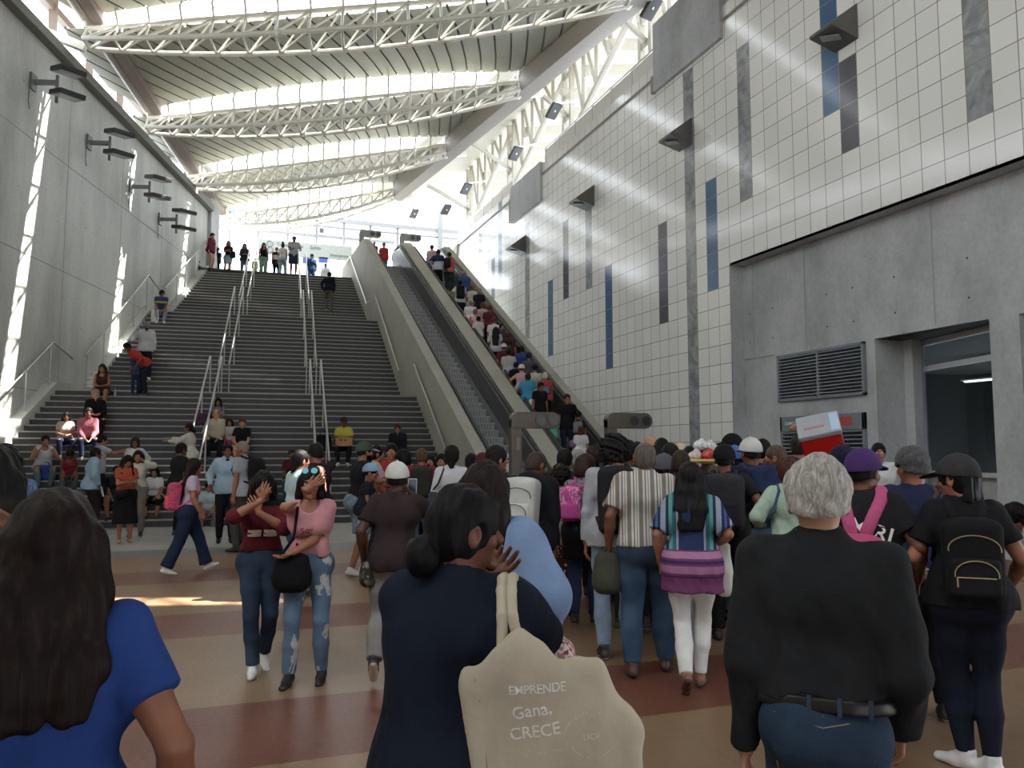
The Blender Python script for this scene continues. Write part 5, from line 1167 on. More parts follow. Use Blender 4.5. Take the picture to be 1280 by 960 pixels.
person('man in striped short-sleeved shirt and blue jeans, seen from behind', 806, 552, 6.05, -2, key='striped', hair=('ring', '#5a524c'), top=('shirt_s', '#d3cdc2', dict(pat=('stripes', '#857a70', '#675c55'), loose=.012, hem=.0)), bot=('jeans', '#324a66', dict(hi='#4d6783', t=.02)), skin='d', w=1.08, L=(.28, .04, -.52), R=(.27, .06, -.50), curlL=.8, shoe=('shoe', '#4a2f23', '#2a201b'), feet=((-.12, -.10, .09, -8), (.13, .12, .085)), bags=[('duffel_bag', '#4a4b3e', 'olive bag hanging from the hand of the striped-shirt man', dict(c=(-.29, .05, -.20), size=(.11, .07, .15), handle=(-.285, .05, -.01)))])
person('woman with long black hair in banded blue and purple tunic and white trousers', 862, 576, 5.8, 0, fem=True, hair=('long', '#120f10', .24), top=('tunic', '#22345c', dict(pat=('tunic',), hem=.20, sl=.9, flare=.02)), bot=('pants', '#e6e3de', dict(t=.010)), skin='m', R=(.20, .14, -.36), curlR=.7, L=(.24, .05, -.5), shoe=('flat', '#6b4b38', '#4a3326'), feet=((-.05, -.22, .15, -45), (.05, .08, .085)), bags=[('white_towel', '#dedbd2', 'white cloth draped over the arm of tunic woman', dict(cat='cloth', c=(.25, .10, -.03), size=(.055, .035, .20)))])
person('man with black cap, black tee and large dark grey backpack, seen from behind', 905, 554, 7.1, 2, hair=('buzz', K_), cap=('#1b1a1c', '#1b1a1c'), top=('tee', '#232225', dict(loose=.012)), bot=('pants', '#18181b', dict(t=.022)), skin='d', w=1.08, R=(.28, .1, -.4), bags=[('pack', '#38353a', 'dark grey backpack on the black tee man beside tunic woman', dict(size=(.17, .24, .09), c2='#302d32'))], shoe=('shoe', '#1a1919', '#1a1919'))
person('woman with curly black hair, white tee and maroon floral skirt', 701, 579, 8.2, 2, fem=True, hair=('curly', K_), top=('tee', '#dfdcd8', dict(hem=-.05)), bot=('skirt', '#5a1f26', dict(len=.50, wide=.05, pat=('floral', '#d8c3b8'))), skin='m', R=(.24, .12, -.38), feet=((-.08, .10, .085), (.09, -.12, .10, -15)), shoe=('flat', '#26201e', '#26201e'), w=1.05)
person('man in black hoodie with white backpack, head bowed', 676, 566, 6.9, 22, hair=('buzz', '#3b2f28'), head=(25, 20, 0), lean=8, top=('hoodie', '#1d1c22'), bot=('jeans', '#26324a'), skin='d', bags=[('pack', '#cfccc6', 'white and grey backpack with black zips on black hoodie', dict(size=(.16, .23, .10), c2='#d8d5cf', cs='#2a2a2c', lines='#202022'))])
person('man in black tee standing in profile before the empty escalator', 622, 556, 7.3, 62, hair=('short', K_), top=('tee', '#1f1e21'), bot=('pants', '#33211f'), skin='m', R=(.22, .16, -.48))
person('woman in grey patterned top with black wrap and jeans, pink bag on shoulder', 733, 567, 7.9, 4, fem=True, hair=('bob', '#33201a'), head=(25, 10, 0), top=('long', '#8f9094', dict(pat=('print', '#4d4f55'), hem=-.06)), bot=('jeans', '#2d3f5c'), bot2=('skirt', '#17171a', dict(len=.28, t=.02)), skin='m', bags=[('pack', '#d6409a', 'bright pink backpack on the grey patterned top', dict(size=(.11, .17, .06), x=-.12, pat=('print', '#f2a2d2')))])
person('tall man with thick curly black hair, light grey top and black backpack', 769, 540, 6.55, -4, hair=('curly', '#161314'), top=('long', '#b3b3bb'), bot=('jeans', '#8aa0b8'), skin='m', head=(20, 6, 0), R=(.18, .22, -.2), bags=[('pack', '#28282c', 'black backpack on the curly-haired man in light grey', dict(size=(.14, .25, .08), c2='#2f2f33'))])
person('man in purple cap and black tee with pink backpack', 1079, 559, 4.5, 4, key='purple', hair=('buzz', K_), cap=('#4d2b6e', '#43265f'), top=('tee', '#222125', dict(loose=.014)), bot=('pants', '#1d1d22', dict(t=.02)), skin='d', w=1.08, R=(.27, .06, -.46), head=(25, 0, 0), shoe=('shoe', '#dcd9d4', '#8a5636'), feet=((-.10, .12, .085), (.12, -.22, .21, -62)), bags=[('pack', '#d0447e', 'pink drawstring backpack on the purple-capped man', dict(size=(.14, .16, .06), z=.13, x=-.02, c2='#c03a72', cs='#d6508a', sr=.034, sx=.03))])
person('man with grey hair and navy tee, brown strap across his back', 1138, 557, 5.1, -14, hair=('thick', '#4c4a4c'), head=(-25, 0, 0), top=('tee', '#222a4c', dict(loose=.012)), bot=('pants', '#1c1d24'), skin='m', w=1.1, bags=[('shoulder_bag', '#6b4636', 'brown shoulder bag of the navy tee man', dict(c=(-.22, .06, -.02), size=(.05, .10, .10), strap=1))])
person('woman with braids under dark knitted cap, black tee and black backpack', 1192, 566, 4.25, -8, key='braids', fem=True, hair=('braids', '#131112', .22), head=(-50, 4, 0), cap=('#3a3a3c', '#232325'), top=('tee', '#1c1c1f', dict(loose=.012, hem=.04)), bot=('pants', '#1a2033', dict(t=.010)), skin='m', w=1.06, R=(.24, .18, -.44), L=(.2, .2, -.4), shoe=('shoe', '#dcdad8', '#e8e6e2'), feet=((-.04, .05, .085, 0, -55), (.07, -.02, .085, -4, -40)), bags=[('pack', '#1b1b1e', 'black backpack with gold zips on the woman with braids', dict(size=(.145, .21, .07), lines='#9c8a5c', c2='#202023', z=.22))])
person('man in white tee leaning by the concrete pier, facing the camera', 1098, 553, 10.5, 172, hair=('short', K_), top=('tee', '#d6d6da'), bot=('pants', '#27282e'), skin='m', L=(-.05, .24, -.28), R=(-.05, .22, -.3))
person('woman sitting on the floor against the wall, white blouse and teal trousers', 1253, 634, 10.4, 285, fem=True, sit=True, hair=('long', K_, .2), lean=42, head=(0, 30, 0), top=('tee', '#dcd9e2'), bot=('pants', '#6fa5a0'), skin='m', feet=((-.11, .34, -.02), (.10, .40, -.02)), shoe=('shoe', '#a8a29a', '#c9c5bd'), R='knee', L='knee')
# ---- crowd packed before the escalators
person('person in black with dark hair just ahead of the curly-haired floral skirt woman', 706, 560, 8.6, 8, hair=('short', K_), top=('tee', '#232228'), skin='d')
person('grey-haired person in grey shirt among the crowd near the escalator', 722, 561, 9.2, 4, hair=('thick', '#8d8a86'), top=('tee', '#8b8d92'), skin='m')
person('man in slate blue shirt turned toward the grey-haired person', 741, 556, 9.6, 250, hair=('short', '#2a1f1a'), top=('shirt', '#7f8da0'), skin='m')
person('person in navy shirt directly ahead of the tall curly-haired man', 752, 562, 8.8, 10, hair=('short', K_), top=('tee', '#2c3350'), skin='m')
person('person with hand to the ear beside the tall curly-haired man', 785, 549, 7.4, 40, hair=('short', K_), top=('tee', '#2c2628'), skin='m', R='ear')
person('dark-haired person behind the head of the striped-shirt man', 797, 552, 9.2, 0, hair=('thick', K_), top=('tee', '#3d3036'), skin='m')
person('bald tan man standing tall in the crowd before the tiles', 813, 545, 10.2, 2, hair=('bald', K_), top=('tee', '#4a4650'), skin='l')
person('black-haired man next to the bald tan man', 827, 547, 9.6, 0, hair=('short', K_), top=('tee', '#23222a'), skin='m')
person('woman with loose black hair beneath the bald tan man', 819, 556, 8.6, 0, fem=True, hair=('long', K_, .2), top=('tee', '#26232a'), skin='m')
person('person in maroon shirt hidden behind the striped-shirt man', 813, 566, 7.7, 0, hair=('short', K_), top=('tee', '#7a1f30'), skin='m')
person('man with short black hair and pink collar before the marble strip', 838, 553, 9.1, 0, hair=('short', K_), top=('polo', '#c08a8c'), skin='m')
person('person in cream cap before the marble tile strip', 850, 553, 10.6, 0, hair=('buzz', K_), cap=('#d8c8a2', '#d8c8a2'), top=('tee', '#8d8a86'), skin='m')
person('child in slate cap and black-and-white hooded top', 830, 566, 7.4, 4, hs=1.12, hair=('short', K_), cap=('#5b5c66', '#5b5c66'), top=('hoodie', '#dcdad6', dict(pat=('camo', '#26252a'))), skin='m')
person('man with shaved head and navy jacket beside the child in slate cap', 851, 562, 7.0, 8, hair=('buzz', '#33251e'), top=('jacket', '#26365a'), bot=('jeans', '#8d9cb0'), skin='d')
person('black-haired person under the marble strip, beyond the navy jacket', 862, 557, 9.6, 0, hair=('short', K_), top=('tee', '#d4d2cf'), skin='m')
person('vendor carrying a tray of bagged goods on the shoulder', 886, 556, 9.6, 0, hair=('short', K_), top=('tee', '#c9c4bc'), skin='m', L=(.06, .05, .06))
person('dark-haired person ahead of the vendor with the tray', 870, 556, 10.4, 0, hair=('thick', K_), top=('tee', '#b98a8a'), skin='m')
person('man in black cap looking sideways before the recess edge', 913, 541, 9.6, 290, hair=('buzz', K_), cap=('#1d1b1e', '#1d1b1e'), top=('tee', '#2f3038'), skin='m')
person('person with bright blue cap and red tee beyond the black cap man', 918, 556, 7.9, 4, hair=('buzz', K_), cap=('#3a6fc4', '#2f5fae'), top=('tee', '#c02a2a'), bot=('jeans', '#7f94ac'), skin='d')
person('man in white cap and navy shirt with navy backpack', 937, 546, 7.6, -28, hair=('buzz', K_), cap=('#dcd8d2', '#d2cec6'), top=('tee', '#232c4a', dict(loose=.014)), bot=('jeans', '#8ea4bc'), skin='d', w=1.15, bags=[('pack', '#26365e', 'navy backpack on the white-capped man by the recess', dict(size=(.16, .25, .09), c2='#2a3c66'))])
person('black-haired man beside the white-capped man with navy backpack', 953, 548, 8.6, 0, hair=('short', K_), top=('tee', '#1f2434'), skin='m')
person('bald man in navy tee shown in profile near the louvred door', 968, 556, 7.7, 282, hair=('buzz', '#5a463a'), top=('tee', '#242c50'), skin='m', beard=False)
person('woman in mint green blouse and black skirt, brown ponytail', 983, 570, 6.5, -10, fem=True, hair=('pony', '#4a2a20', .25), top=('long', '#b9cfb6', dict(hem=-.05)), bot=('skirt', '#1a1a1d', dict(len=.42, wide=.0)), skin='m', L=(.22, .10, -.36), bags=[('shoulder_bag', '#3f6076', 'teal shoulder bag under the mint green sleeve', dict(c=(-.22, .02, .06), size=(.11, .07, .11), strap=0)), ('pouch', '#6a5064', 'purple pouch hanging below the teal shoulder bag', dict(c=(-.20, .04, -.20), size=(.09, .05, .13), handle=(-.21, .03, -.03)))])
person('man lifting a red and grey cooler box on his shoulder', 1000, 541, 7.8, 4, hair=('short', '#2c211c'), top=('tee', '#3a3a40'), skin='m', L=(.05, .08, .34), poleL=(1, .0, -.3), R=(.30, .10, .10), poleR=(1, 0, -.6))
person('person in navy cap between the red cooler and the purple cap', 1053, 555, 6.1, 6, hair=('buzz', K_), cap=('#20243a', '#20243a'), top=('tee', '#2c2f3c'), skin='m')
# ---- left and middle, by the foot of the stairs
person('woman in lilac tee and wide navy jeans walking, pink backpack', 244, 572, 10.8, 82, fem=True, hair=('long', '#1f1512', .3), top=('tee', '#c9b3cf', dict(hem=-.05)), bot=('jeans', '#1f2f4c', dict(t=.03, flare=.03)), skin='m', R=(.22, .14, -.52), feet=((-.08, .30, .10, 18), (.08, -.30, .10, -14)), shoe=('shoe', '#d8d6d2', '#e6e4e0'), bags=[('pack', '#e8405c', 'coral pink patterned backpack on the lilac tee woman', dict(size=(.16, .20, .09), z=.2, pat=('print', '#6a4a9a'), c2='#f04a60'))])
person('man in green cap with white brim and black tee, holding a small child', 457, 551, 10.8, 62, hair=('buzz', K_), beard=True, cap=('#46584c', '#dcdad4'), top=('tee', '#1f1f22', dict(loose=.016)), bot=('shorts', '#7389a4', dict(t=.03, pat=('print', '#9db0c4'))), skin='m', R=(.02, .30, -.36), L=(.0, .34, -.22), shoe=('shoe', '#d2cfc8', '#dcdad4'), feet=((-.10, .12, .085), (.10, -.16, .09, -10)))
person('small child in light blue cap carried by the green-capped man', 466, 578, 10.55, 100, hs=1.35, ground=.80, hair=('short', K_), cap=('#8fb4dc', '#8fb4dc'), top=('tee', '#232733'), bot=('pants', '#2b2c36'), sit=True, skin='m', L=(.05, .2, -.1), shoe=None)
person('woman in white sweater with dark shoulder bag, black ponytail', 565, 556, 9.4, 4, fem=True, hair=('pony', K_, .12), top=('long', '#d6d6da'), bot=('jeans', '#39557c'), skin='m', bags=[('shoulder_bag', '#3f4654', 'slate shoulder bag on the white sweater', dict(c=(-.20, .0, .12), size=(.07, .08, .13), strap=0))])
person('dark-haired person beside the maroon cap near the escalator foot', 589, 566, 10.2, 0, hair=('short', K_), top=('tee', '#22222a'), skin='d')
person('person in maroon cap before the empty escalator', 603, 565, 9.6, 0, hair=('buzz', K_), cap=('#5c1f2c', '#5c1f2c'), top=('tee', '#3a2a30'), skin='d')
person('man in maroon shirt with dark grey backpack near the stair foot', 527, 560, 11.6, 0, hair=('short', '#5a4334'), top=('tee', '#8a2433'), bot=('jeans', '#5f7a9a'), skin='m', bags=[('pack', '#38352f', 'dark grey backpack on the maroon shirt man', dict(size=(.15, .22, .09)))])
person('woman in rust top facing the camera beside the dark grey backpack', 537, 567, 12.2, 176, fem=True, hair=('long', K_, .2), top=('long', '#7c3c30'), skin='m')
person('girl in yellow top beside the white sweater woman', 552, 566, 13.0, 190, fem=True, hs=1.1, hair=('long', K_, .22), top=('tee', '#d8bc58'), skin='m')
person('person in red tee with black hair facing the camera near the stair foot', 489, 553, 12.4, 178, hair=('thick', K_), top=('tee', '#b3242c'), skin='m')
person('woman with black hair in profile beside the red tee person', 503, 561, 11.8, 290, fem=True, hair=('bob', K_), top=('tee', '#a83a4c'), skin='m')
person('woman in pale pink top just behind the green-capped man', 472, 556, 11.6, 80, fem=True, hair=('pony', K_, .1), top=('tee', '#d8a8a4'), skin='m', R=(.1, .36, -.3))
person('woman with white headphones and light aqua tee, in profile', 377, 562, 9.2, 60, fem=True, hair=('pony', K_, .22), top=('tee', '#b4d4d6'), bot=('jeans', '#34507a'), skin='m', R=(.16, .22, .0))
person('person with phone at the ear beside the double handrail', 394, 553, 10.0, 330, hair=('thick', K_), top=('tee', '#26232a'), skin='m', R='ear')
person('man in navy vest over light blue shirt, facing the camera', 285, 554, 14.4, 178, hair=('short', K_), top=('shirt', '#a9c4d8'), over=('vest', '#1d2238', dict(name='knit_vest')), bot=('pants', '#191a22'), skin='d', R=(.26, .14, -.46), shoe=('shoe', '#17161a', '#17161a'))
person('bald man in grey tee with black backpack beside the navy vest man', 302, 551, 13.2, 300, hair=('buzz', '#8a7a6e'), top=('tee', '#a9aeb6'), bot=('pants', '#4c4a44'), skin='m', R=(.2, .2, -.5), shoe=('shoe', '#17161a', '#17161a'), bags=[('pack', '#1e1e22', 'black backpack on the bald man in grey tee', dict(size=(.14, .22, .09)))])
person('man in black shirt with red panel, standing by lilac tee woman', 228, 553, 15.6, 60, hair=('short', K_), top=('tee', '#1f2624', dict(sl=.8)), bot=('pants', '#1d1f22'), skin='d')
person('woman in orange blouse and black midi skirt looking at her phone', 161, 569, 14.4, 168, fem=True, hair=('long', K_, .28), locks=True, head=(0, 25, 0), top=('tee', '#c2502e', dict(hem=-.05)), bot=('skirt', '#171719', dict(len=.56, wide=.04)), skin='m', R=(.03, .30, -.24), L=(.03, .30, -.26), curlR=.7, shoe=('flat', '#a08468', '#8a705a'), held=[('phone', '#c96a4a', 'phone in the hands of the orange blouse woman', 'phone', 1, (.035, .005, .07), (-.03, .06, .03), -40)], bags=[('belt_bag', '#222226', 'small black bag at the waist of orange blouse woman', dict(c=(.10, .17, .04), size=(.11, .05, .07)))])
person('woman in cream sweater with a hand at her head behind orange blouse', 173, 562, 15.4, 186, fem=True, hair=('long', K_, .15), top=('long', '#d5cdbc', dict(hem=-.05)), bot=('pants', '#8c8478'), skin='m', L=(.12, .08, .06), R='phone')
# ---- people on the stairs
def st(label, x, y, face=180, hgt=1.65, **q): return person(label, x, y, None, face, on='stair', hgt=hgt, **q)
def sit(label, x, y, face=180, hgt=1.65, **q): return person(label, x, y, None, face, on='stair', hgt=hgt, sit=True, **q)
sit('man in white tank top with head in his hands, seated by left wall', 57, 549, 172, 1.72, hair=('short', K_), lean=20, top=('tank', '#cfcfd2'), bot=('jeans', '#5c6c74'), skin='m', L=(.12, .16, -.02), R=(.12, .16, -.02), curlL=.6, curlR=.6)
sit('child in dark red top seated beside the white tank top man', 88, 567, 176, 1.45, hair=('thick', K_), lean=24, head=(0, 30, 0), top=('tank', '#8a1f2a'), bot=('jeans', '#4c5c60'), skin='d', hs=1.08)
sit('girl in pale beige tee seated by the handrail, looking at phone', 83, 519, 176, 1.5, fem=True, hair=('long', K_, .3), top=('tee', '#cbbfb0'), bot=('jeans', '#222c48'), skin='m', R='phone', L='phone')
sit('man in pink checked shirt seated beside the girl in beige', 111, 515, 176, 1.72, hair=('short', K_), top=('shirt', '#d0788a', dict(pat=('print', '#b85a70'))), bot=('jeans', '#1f2a4a'), skin='m')
sit('grey-haired man in black seated behind the pink shirt', 120, 490, 176, 1.72, hair=('short', '#8c8680'), top=('shirt', '#1b1b1e'), bot=('pants', '#1b1b20'), skin='l', R='phone', L='phone')
sit('woman with bare knees seated high by the left handrail', 128, 456, 190, 1.62, fem=True, hair=('long', '#2c1814', .2), locks=True, top=('tank', '#4a2a24'), bot=('shorts', '#3a2a28', dict(len=.4)), skin='m', R='phone', L='phone', shoe=('shoe', '#d8d6d0', '#e0ded8'))
person('man in light blue shirt standing sideways at the stair foot', 121, 559, 16.6, 80, ground=0., hair=('short', K_), top=('shirt', '#9fc0d4', dict(t=.03)), bot=('pants', '#2a2422'), skin='d', R=(.2, .12, -.52), held=[('white_booklet', '#dcdad2', 'white booklet in the hand of the light blue shirt man', 'booklet', 1, (.09, .008, .11), (0, .05, -.10), 20)])
st('person pointing with outstretched arm beyond the light blue shirt man', 129, 550, 80, 1.66, hair=('short', K_), top=('tee', '#b4b2b8'), bot=('pants', '#1c1c20'), skin='m', R=(.16, .46, -.04), L=(.12, .46, -.06))
st('woman in white cardigan standing on the steps above the cream sweater', 169, 548, 186, 1.60, fem=True, hair=('bob', '#251a16'), top=('long', '#d8d6d4'), bot=('pants', '#2a2a30'), skin='d', L='hip')
sit('woman in white tee and black skirt seated on the bottom steps', 193, 592, 190, 1.55, fem=True, hair=('long', K_, .15), top=('tee', '#d6d6d4'), bot=('skirt', '#19191c', dict(len=.5)), skin='m', R=(.3, .2, -.3))
sit('person seated on the bottom steps behind the orange blouse, bare knee', 146, 587, 186, 1.62, hair=('short', K_), top=('tee', '#23303c'), bot=('shorts', '#3b5a60'), skin='m')
st('woman in white sweater and mustard trousers stretching out an arm', 236, 532, 290, 1.62, fem=True, hair=('bun', K_, 0), top=('knit', '#d4d2c4'), bot=('pants', '#b98a44'), skin='m', R=(.10, .50, -.06), L=(.14, .48, -.14), pnR=(0, 0, 1))
sit('bald older man in beige shirt seated mid steps', 270, 516, 186, 1.74, w=1.12, belly=.04, hair=('ring', '#8f8880'), top=('shirt', '#c4b79c'), bot=('pants', '#20222c'), skin='l', R=(.16, .28, -.36))
sit('girl in pink trousers seated between beige shirt and dark tee', 287, 527, 182, 1.25, fem=True, hs=1.12, hair=('long', K_, .15), top=('tee', '#d0c8cc'), bot=('pants', '#d8409a'), skin='m')
sit('red-haired boy in black tee seated beside the girl in pink trousers', 303, 525, 184, 1.6, hair=('thick', '#5c2f20'), top=('tee', '#1d1d22'), bot=('shorts', '#5c443c'), skin='l', R='knee')
sit('girl with crossed arms seated above the bald older man', 273, 497, 182, 1.4, fem=True, hs=1.06, hair=('long', K_, .2), locks=True, top=('tee', '#8f8488'), bot=('jeans', '#7f9cb8'), skin='m', R=(-.02, .26, -.3), L=(-.02, .28, -.32))
sit('person in pale teal shirt and grey jeans seated behind lilac tee woman', 261, 602, 184, 1.62, hair=('short', K_), top=('tee', '#b9cfd0'), bot=('jeans', '#77797c'), skin='m', head=(0, 20, 0), shoe=('shoe', '#d2cfc8', '#dcdad4'))
sit('man in dark maroon tee seated near the double handrail', 365, 569, 178, 1.7, hair=('short', K_), top=('tee', '#5c1c24'), bot=('jeans', '#2f4a74'), skin='d')
sit('man in yellow jersey and cap seated holding a cardboard sheet', 430, 522, 182, 1.70, hair=('buzz', K_), cap=('#3a2a26', '#3a2a26'), top=('tee', '#d6c92e', dict(pat=('hoops', (.30, .36, '#6a2a24')))), bot=('pants', '#1e2028'), skin='d', R=(.10, .32, -.26), L=(.10, .32, -.26), shoe=('shoe', '#c9c5bd', '#dcdad4'), held=[('cardboard_sheet', '#b58a64', 'brown cardboard sheet held by the yellow jersey man', 'cardboard', 1, (.21, .008, .11), (-.12, .05, -.04), 0)])
sit('man in black jacket seated on steps near the escalator wall', 497, 536, 182, 1.70, hair=('short', '#3a2018'), top=('jacket', '#1e1f26'), bot=('pants', '#1e2026'), skin='m')
st('man in white shirt and grey cap walking down the steps', 184, 402, 176, 1.78, hair=('buzz', K_), cap=('#8d8a88', '#7a7876'), head=(0, 20, 0), top=('shirt', '#d8d8dc', dict(t=.03)), bot=('jeans', '#1d2233'), skin='b', feet=((-.10, .16, .0), (.11, -.08, .17)), R=(.34, .12, -.34), shoe=('shoe', '#dcdad6', '#e6e4e0'))
st('person in red top bending forward over the left handrail', 155, 431, 250, 1.62, hair=('short', K_), lean=50, top=('tee', '#c92a26', dict(sl=1.2)), bot=('jeans', '#1d2436'), skin='d', R=(.10, .24, -.42), L=(.12, .26, -.36), head=(0, 10, 0))
st('small child in blue between the red top and the white shirt', 171, 443, 178, 1.15, hs=1.18, hair=('short', K_), top=('tee', '#2b4664'), bot=('jeans', '#24344e'), skin='d')
sit('man in blue tee and light jeans seated beside a white bag', 203, 364, 180, 1.7, hair=('short', K_), lean=26, head=(-20, 15, 0), top=('tee', '#28467c', dict(pat=('hoops', (.36, .42, '#c8b43c')))), bot=('jeans', '#8aa4cc'), skin='m', shoe=('shoe', '#dcdad6', '#e6e4e0'))
sit('child in white and blue seated near the top by the handrail', 246, 321, 176, 1.12, hs=1.08, hair=('short', K_), top=('tee', '#d8d4dc'), bot=('jeans', '#2f66b4'), skin='d', R=(.06, .18, .0), L=(.06, .18, .0), shoe=('shoe', '#dcdad6', '#e6e4e0'))
st('man in black top and khaki trousers climbing the stairs', 412, 340, 4, 1.72, hair=('short', K_), top=('long', '#1b1d2c'), bot=('pants', '#7a6e5e'), skin='m', lean=14, feet=((-.1, .16, .25), (.1, -.05, .085)), L=(.26, .12, -.46))
# ---- upper landing
def up_(label, x, y, face=180, hgt=1.65, **q): return person(label, x, y, None, face, on='up', hgt=hgt, **q)
up_('woman in maroon sweater with bare legs at the top of stairs', 266, 291, 120, 1.66, fem=True, hair=('thick', '#2c1620'), top=('long', '#7a2440', dict(t=.03)), bot=('shorts', '#4a2034', dict(len=.35)), skin='l')
up_('person in black stooping beside the maroon sweater woman', 273, 309, 160, 1.45, hair=('thick', '#4a1f28'), lean=18, top=('tee', '#1a1b24'), bot=('pants', '#1a1b24'), skin='m')
up_('woman in black top and denim skirt at the top of stairs', 286, 301, 176, 1.60, fem=True, hair=('long', '#33221a', .2), top=('tee', '#1d1d22', dict(hem=-.05)), bot=('skirt', '#8ea8bc', dict(len=.30, wide=.0)), skin='m', R=(.02, .26, -.2), L=(.02, .25, -.24), feet=((-.06, 0, .085), (.16, .06, .085)), bags=[('dark_jacket', '#1d2233', 'dark jacket over the arm of the denim skirt woman', dict(cat='jacket', c=(-.20, .12, .14), size=(.12, .08, .17)))])
up_('woman with long dark hair in grey clothes beside the double handrail top', 306, 304, 178, 1.60, fem=True, hair=('long', K_, .26), locks=True, top=('long', '#3a3a44'), bot=('jeans', '#55606c'), skin='m', R='phone', L='phone')
up_('worker in bright yellow vest crouching at the top of stairs', 319, 322, 178, 1.05, hair=('short', K_), top=('tee', '#d4e04a', dict(pat=('hoops', (.9, 1.0, '#d8d8d0')))), bot=('pants', '#d4e04a'), skin='m')
up_('woman in black sleeveless top and green jeans at the top', 330, 303, 178, 1.62, fem=True, hair=('long', '#1b1213', .26), locks=True, top=('tank', '#16181c', dict(hem=-.05)), bot=('jeans', '#7f9a94', dict(t=.03, flare=.03)), skin='m')
up_('person in dark coat beside the white top woman on the landing', 346, 309, 170, 1.52, hair=('short', '#5c4a44'), top=('tee', '#2c2630', dict(pat=('hoops', (.95, 1.15, '#d8d8d8')))), bot=('pants', '#1c1d26'), skin='m')
up_('woman in white top and pale jeans at the stair edge', 354, 304, 12, 1.64, fem=True, hair=('bun', '#1b1518', 1), top=('tank', '#e2e0dc', dict(hem=-.03)), bot=('jeans', '#a8bccc', dict(t=.018)), skin='m', feet=((-.12, .0, .085), (.13, .1, .085)))
up_('tall man in grey tee and cap with phone beside the handrail top', 368, 295, 176, 1.82, hair=('buzz', K_), cap=('#5c5c62', '#5c5c62'), head=(0, 22, 0), top=('tee', '#a9acb2', dict(loose=.02)), bot=('shorts', '#2b3450', dict(t=.03)), skin='d', R='phone', L=(.22, .16, -.34))
up_('person in dark blue clothes standing beyond the stair edge', 390, 317, 178, 1.66, hair=('thick', '#1b2030'), top=('long', '#24487a'), bot=('pants', '#24406a'), skin='d')
up_('person in pale shirt beyond the stair edge near the blue sign', 407, 329, 180, 1.6, hair=('short', '#4a2a20'), top=('shirt', '#b8c0c0'), bot=('pants', '#9aa4a6'), skin='d')
up_('person in dark blue beside the end of escalator wall', 422, 346, 200, 1.3, hair=('short', '#1d2234'), top=('tee', '#26304e'), skin='d')

# ---- on the escalators
def esc(label, x, y, face=0, hgt=1.66, **q):
    R = person(label, x, y, None, face, on='esc', hgt=hgt, **q); return R
esc('man in dark clothes at the head of empty escalator', 468, 302, 180, 1.66, hair=('short', '#6a4a40'), top=('tee', '#26324a'), skin='m')
esc('man in red and black shirt riding down the empty escalator', 480, 303, 178, 1.70, hair=('short', '#4a2a24'), top=('tee', '#cf2630', dict(pat=('hoops', (1.30, 1.6, '#22202a')))), bot=('jeans', '#6a7c8c'), skin='m')
esc('person in pink and white at the top of packed escalator', 540, 306, 10, 1.62, hair=('short', '#2b2a38'), top=('tee', '#e0b8b8'), skin='m')
esc('man in navy and white jacket near top of packed escalator', 548, 312, 8, 1.72, hair=('short', '#1d2233'), top=('jacket', '#c9d0dc', dict(pat=('hoops', (1.22, 1.6, '#24365e')))), bot=('pants', '#23252e'), skin='m', L='hip')
esc('man in coral tee with dark backpack near top of packed escalator', 562, 315, 20, 1.70, hair=('short', '#3a2420'), top=('tee', '#d8605a'), bot=('pants', '#33424c', dict(t=.025)), skin='m', bags=[('pack', '#25212a', 'dark backpack on the coral tee near escalator top', dict(size=(.13, .2, .08)))])
esc('older man in blue jacket beside the sloping wall edge', 580, 338, -6, 1.70, hair=('ring', '#9a7a6a'), top=('jacket', '#36548c'), bot=('jeans', '#2c4a7c'), skin='l')
esc('man in white tee with black backpack on packed escalator', 575, 350, -4, 1.68, hair=('short', K_), top=('tee', '#dcdce0'), bot=('pants', '#2a3038'), skin='m', L=(.4, .2, -.2), bags=[('pack', '#1d1d22', 'black backpack on white tee, highest white tee on the escalator', dict(size=(.15, .24, .08)))])
esc('woman in cream blouse below the blue jacket man', 590, 356, 10, 1.58, fem=True, hair=('short', '#6a4a38'), head=(-40, 0, 0), top=('tee', '#e0d8cc'), skin='m')
esc('man in black shirt by the sloping wall, below blue jacket', 599, 360, 0, 1.62, hair=('short', '#8a8078'), top=('tee', '#20222c'), skin='m')
esc('person in plain white tee below the black backpack', 588, 375, -4, 1.62, hair=('ring', '#8a7a68'), top=('tee', '#e2e2e6'), skin='l')
esc('person in pale pink shirt with dark bag on packed escalator', 603, 378, 4, 1.60, hair=('short', '#5a3a30'), top=('tee', '#d8b4b0'), bot=('jeans', '#3a4c60'), skin='m')
esc('person in maroon jersey by the sloping wall', 612, 381, 10, 1.62, hair=('thick', '#6a2c24'), top=('tee', '#6a2430'), skin='m')
esc('child in red and white top riding the packed escalator', 594, 386, 10, 1.40, hs=1.08, hair=('short', '#6a6460'), top=('tee', '#d84a54', dict(pat=('camo', '#e6e0e0'))), skin='m')
esc('person with black hair in white tee with black collar', 598, 395, 0, 1.62, hair=('short', K_), top=('tee', '#dcdadc', dict(pat=('hoops', (1.33, 1.6, '#1d1d26')))), bot=('pants', '#242c3c'), skin='m')
esc('person in white shirt with brown hair by the sloping wall', 618, 396, 6, 1.66, hair=('thick', '#5a2a22'), top=('tee', '#e2dcd8'), skin='m')
esc('woman with very long black hair and pale grey top', 620, 408, 4, 1.60, fem=True, hair=('long', '#161416', .42), top=('tee', '#c2c6cc'), bot=('jeans', '#1d2638'), skin='m', w=1.05)
esc('woman in dark tee looking back beside the very long black hair', 627, 404, 150, 1.58, fem=True, hair=('bun', K_, 0), top=('tee', '#4c4450'), skin='m')
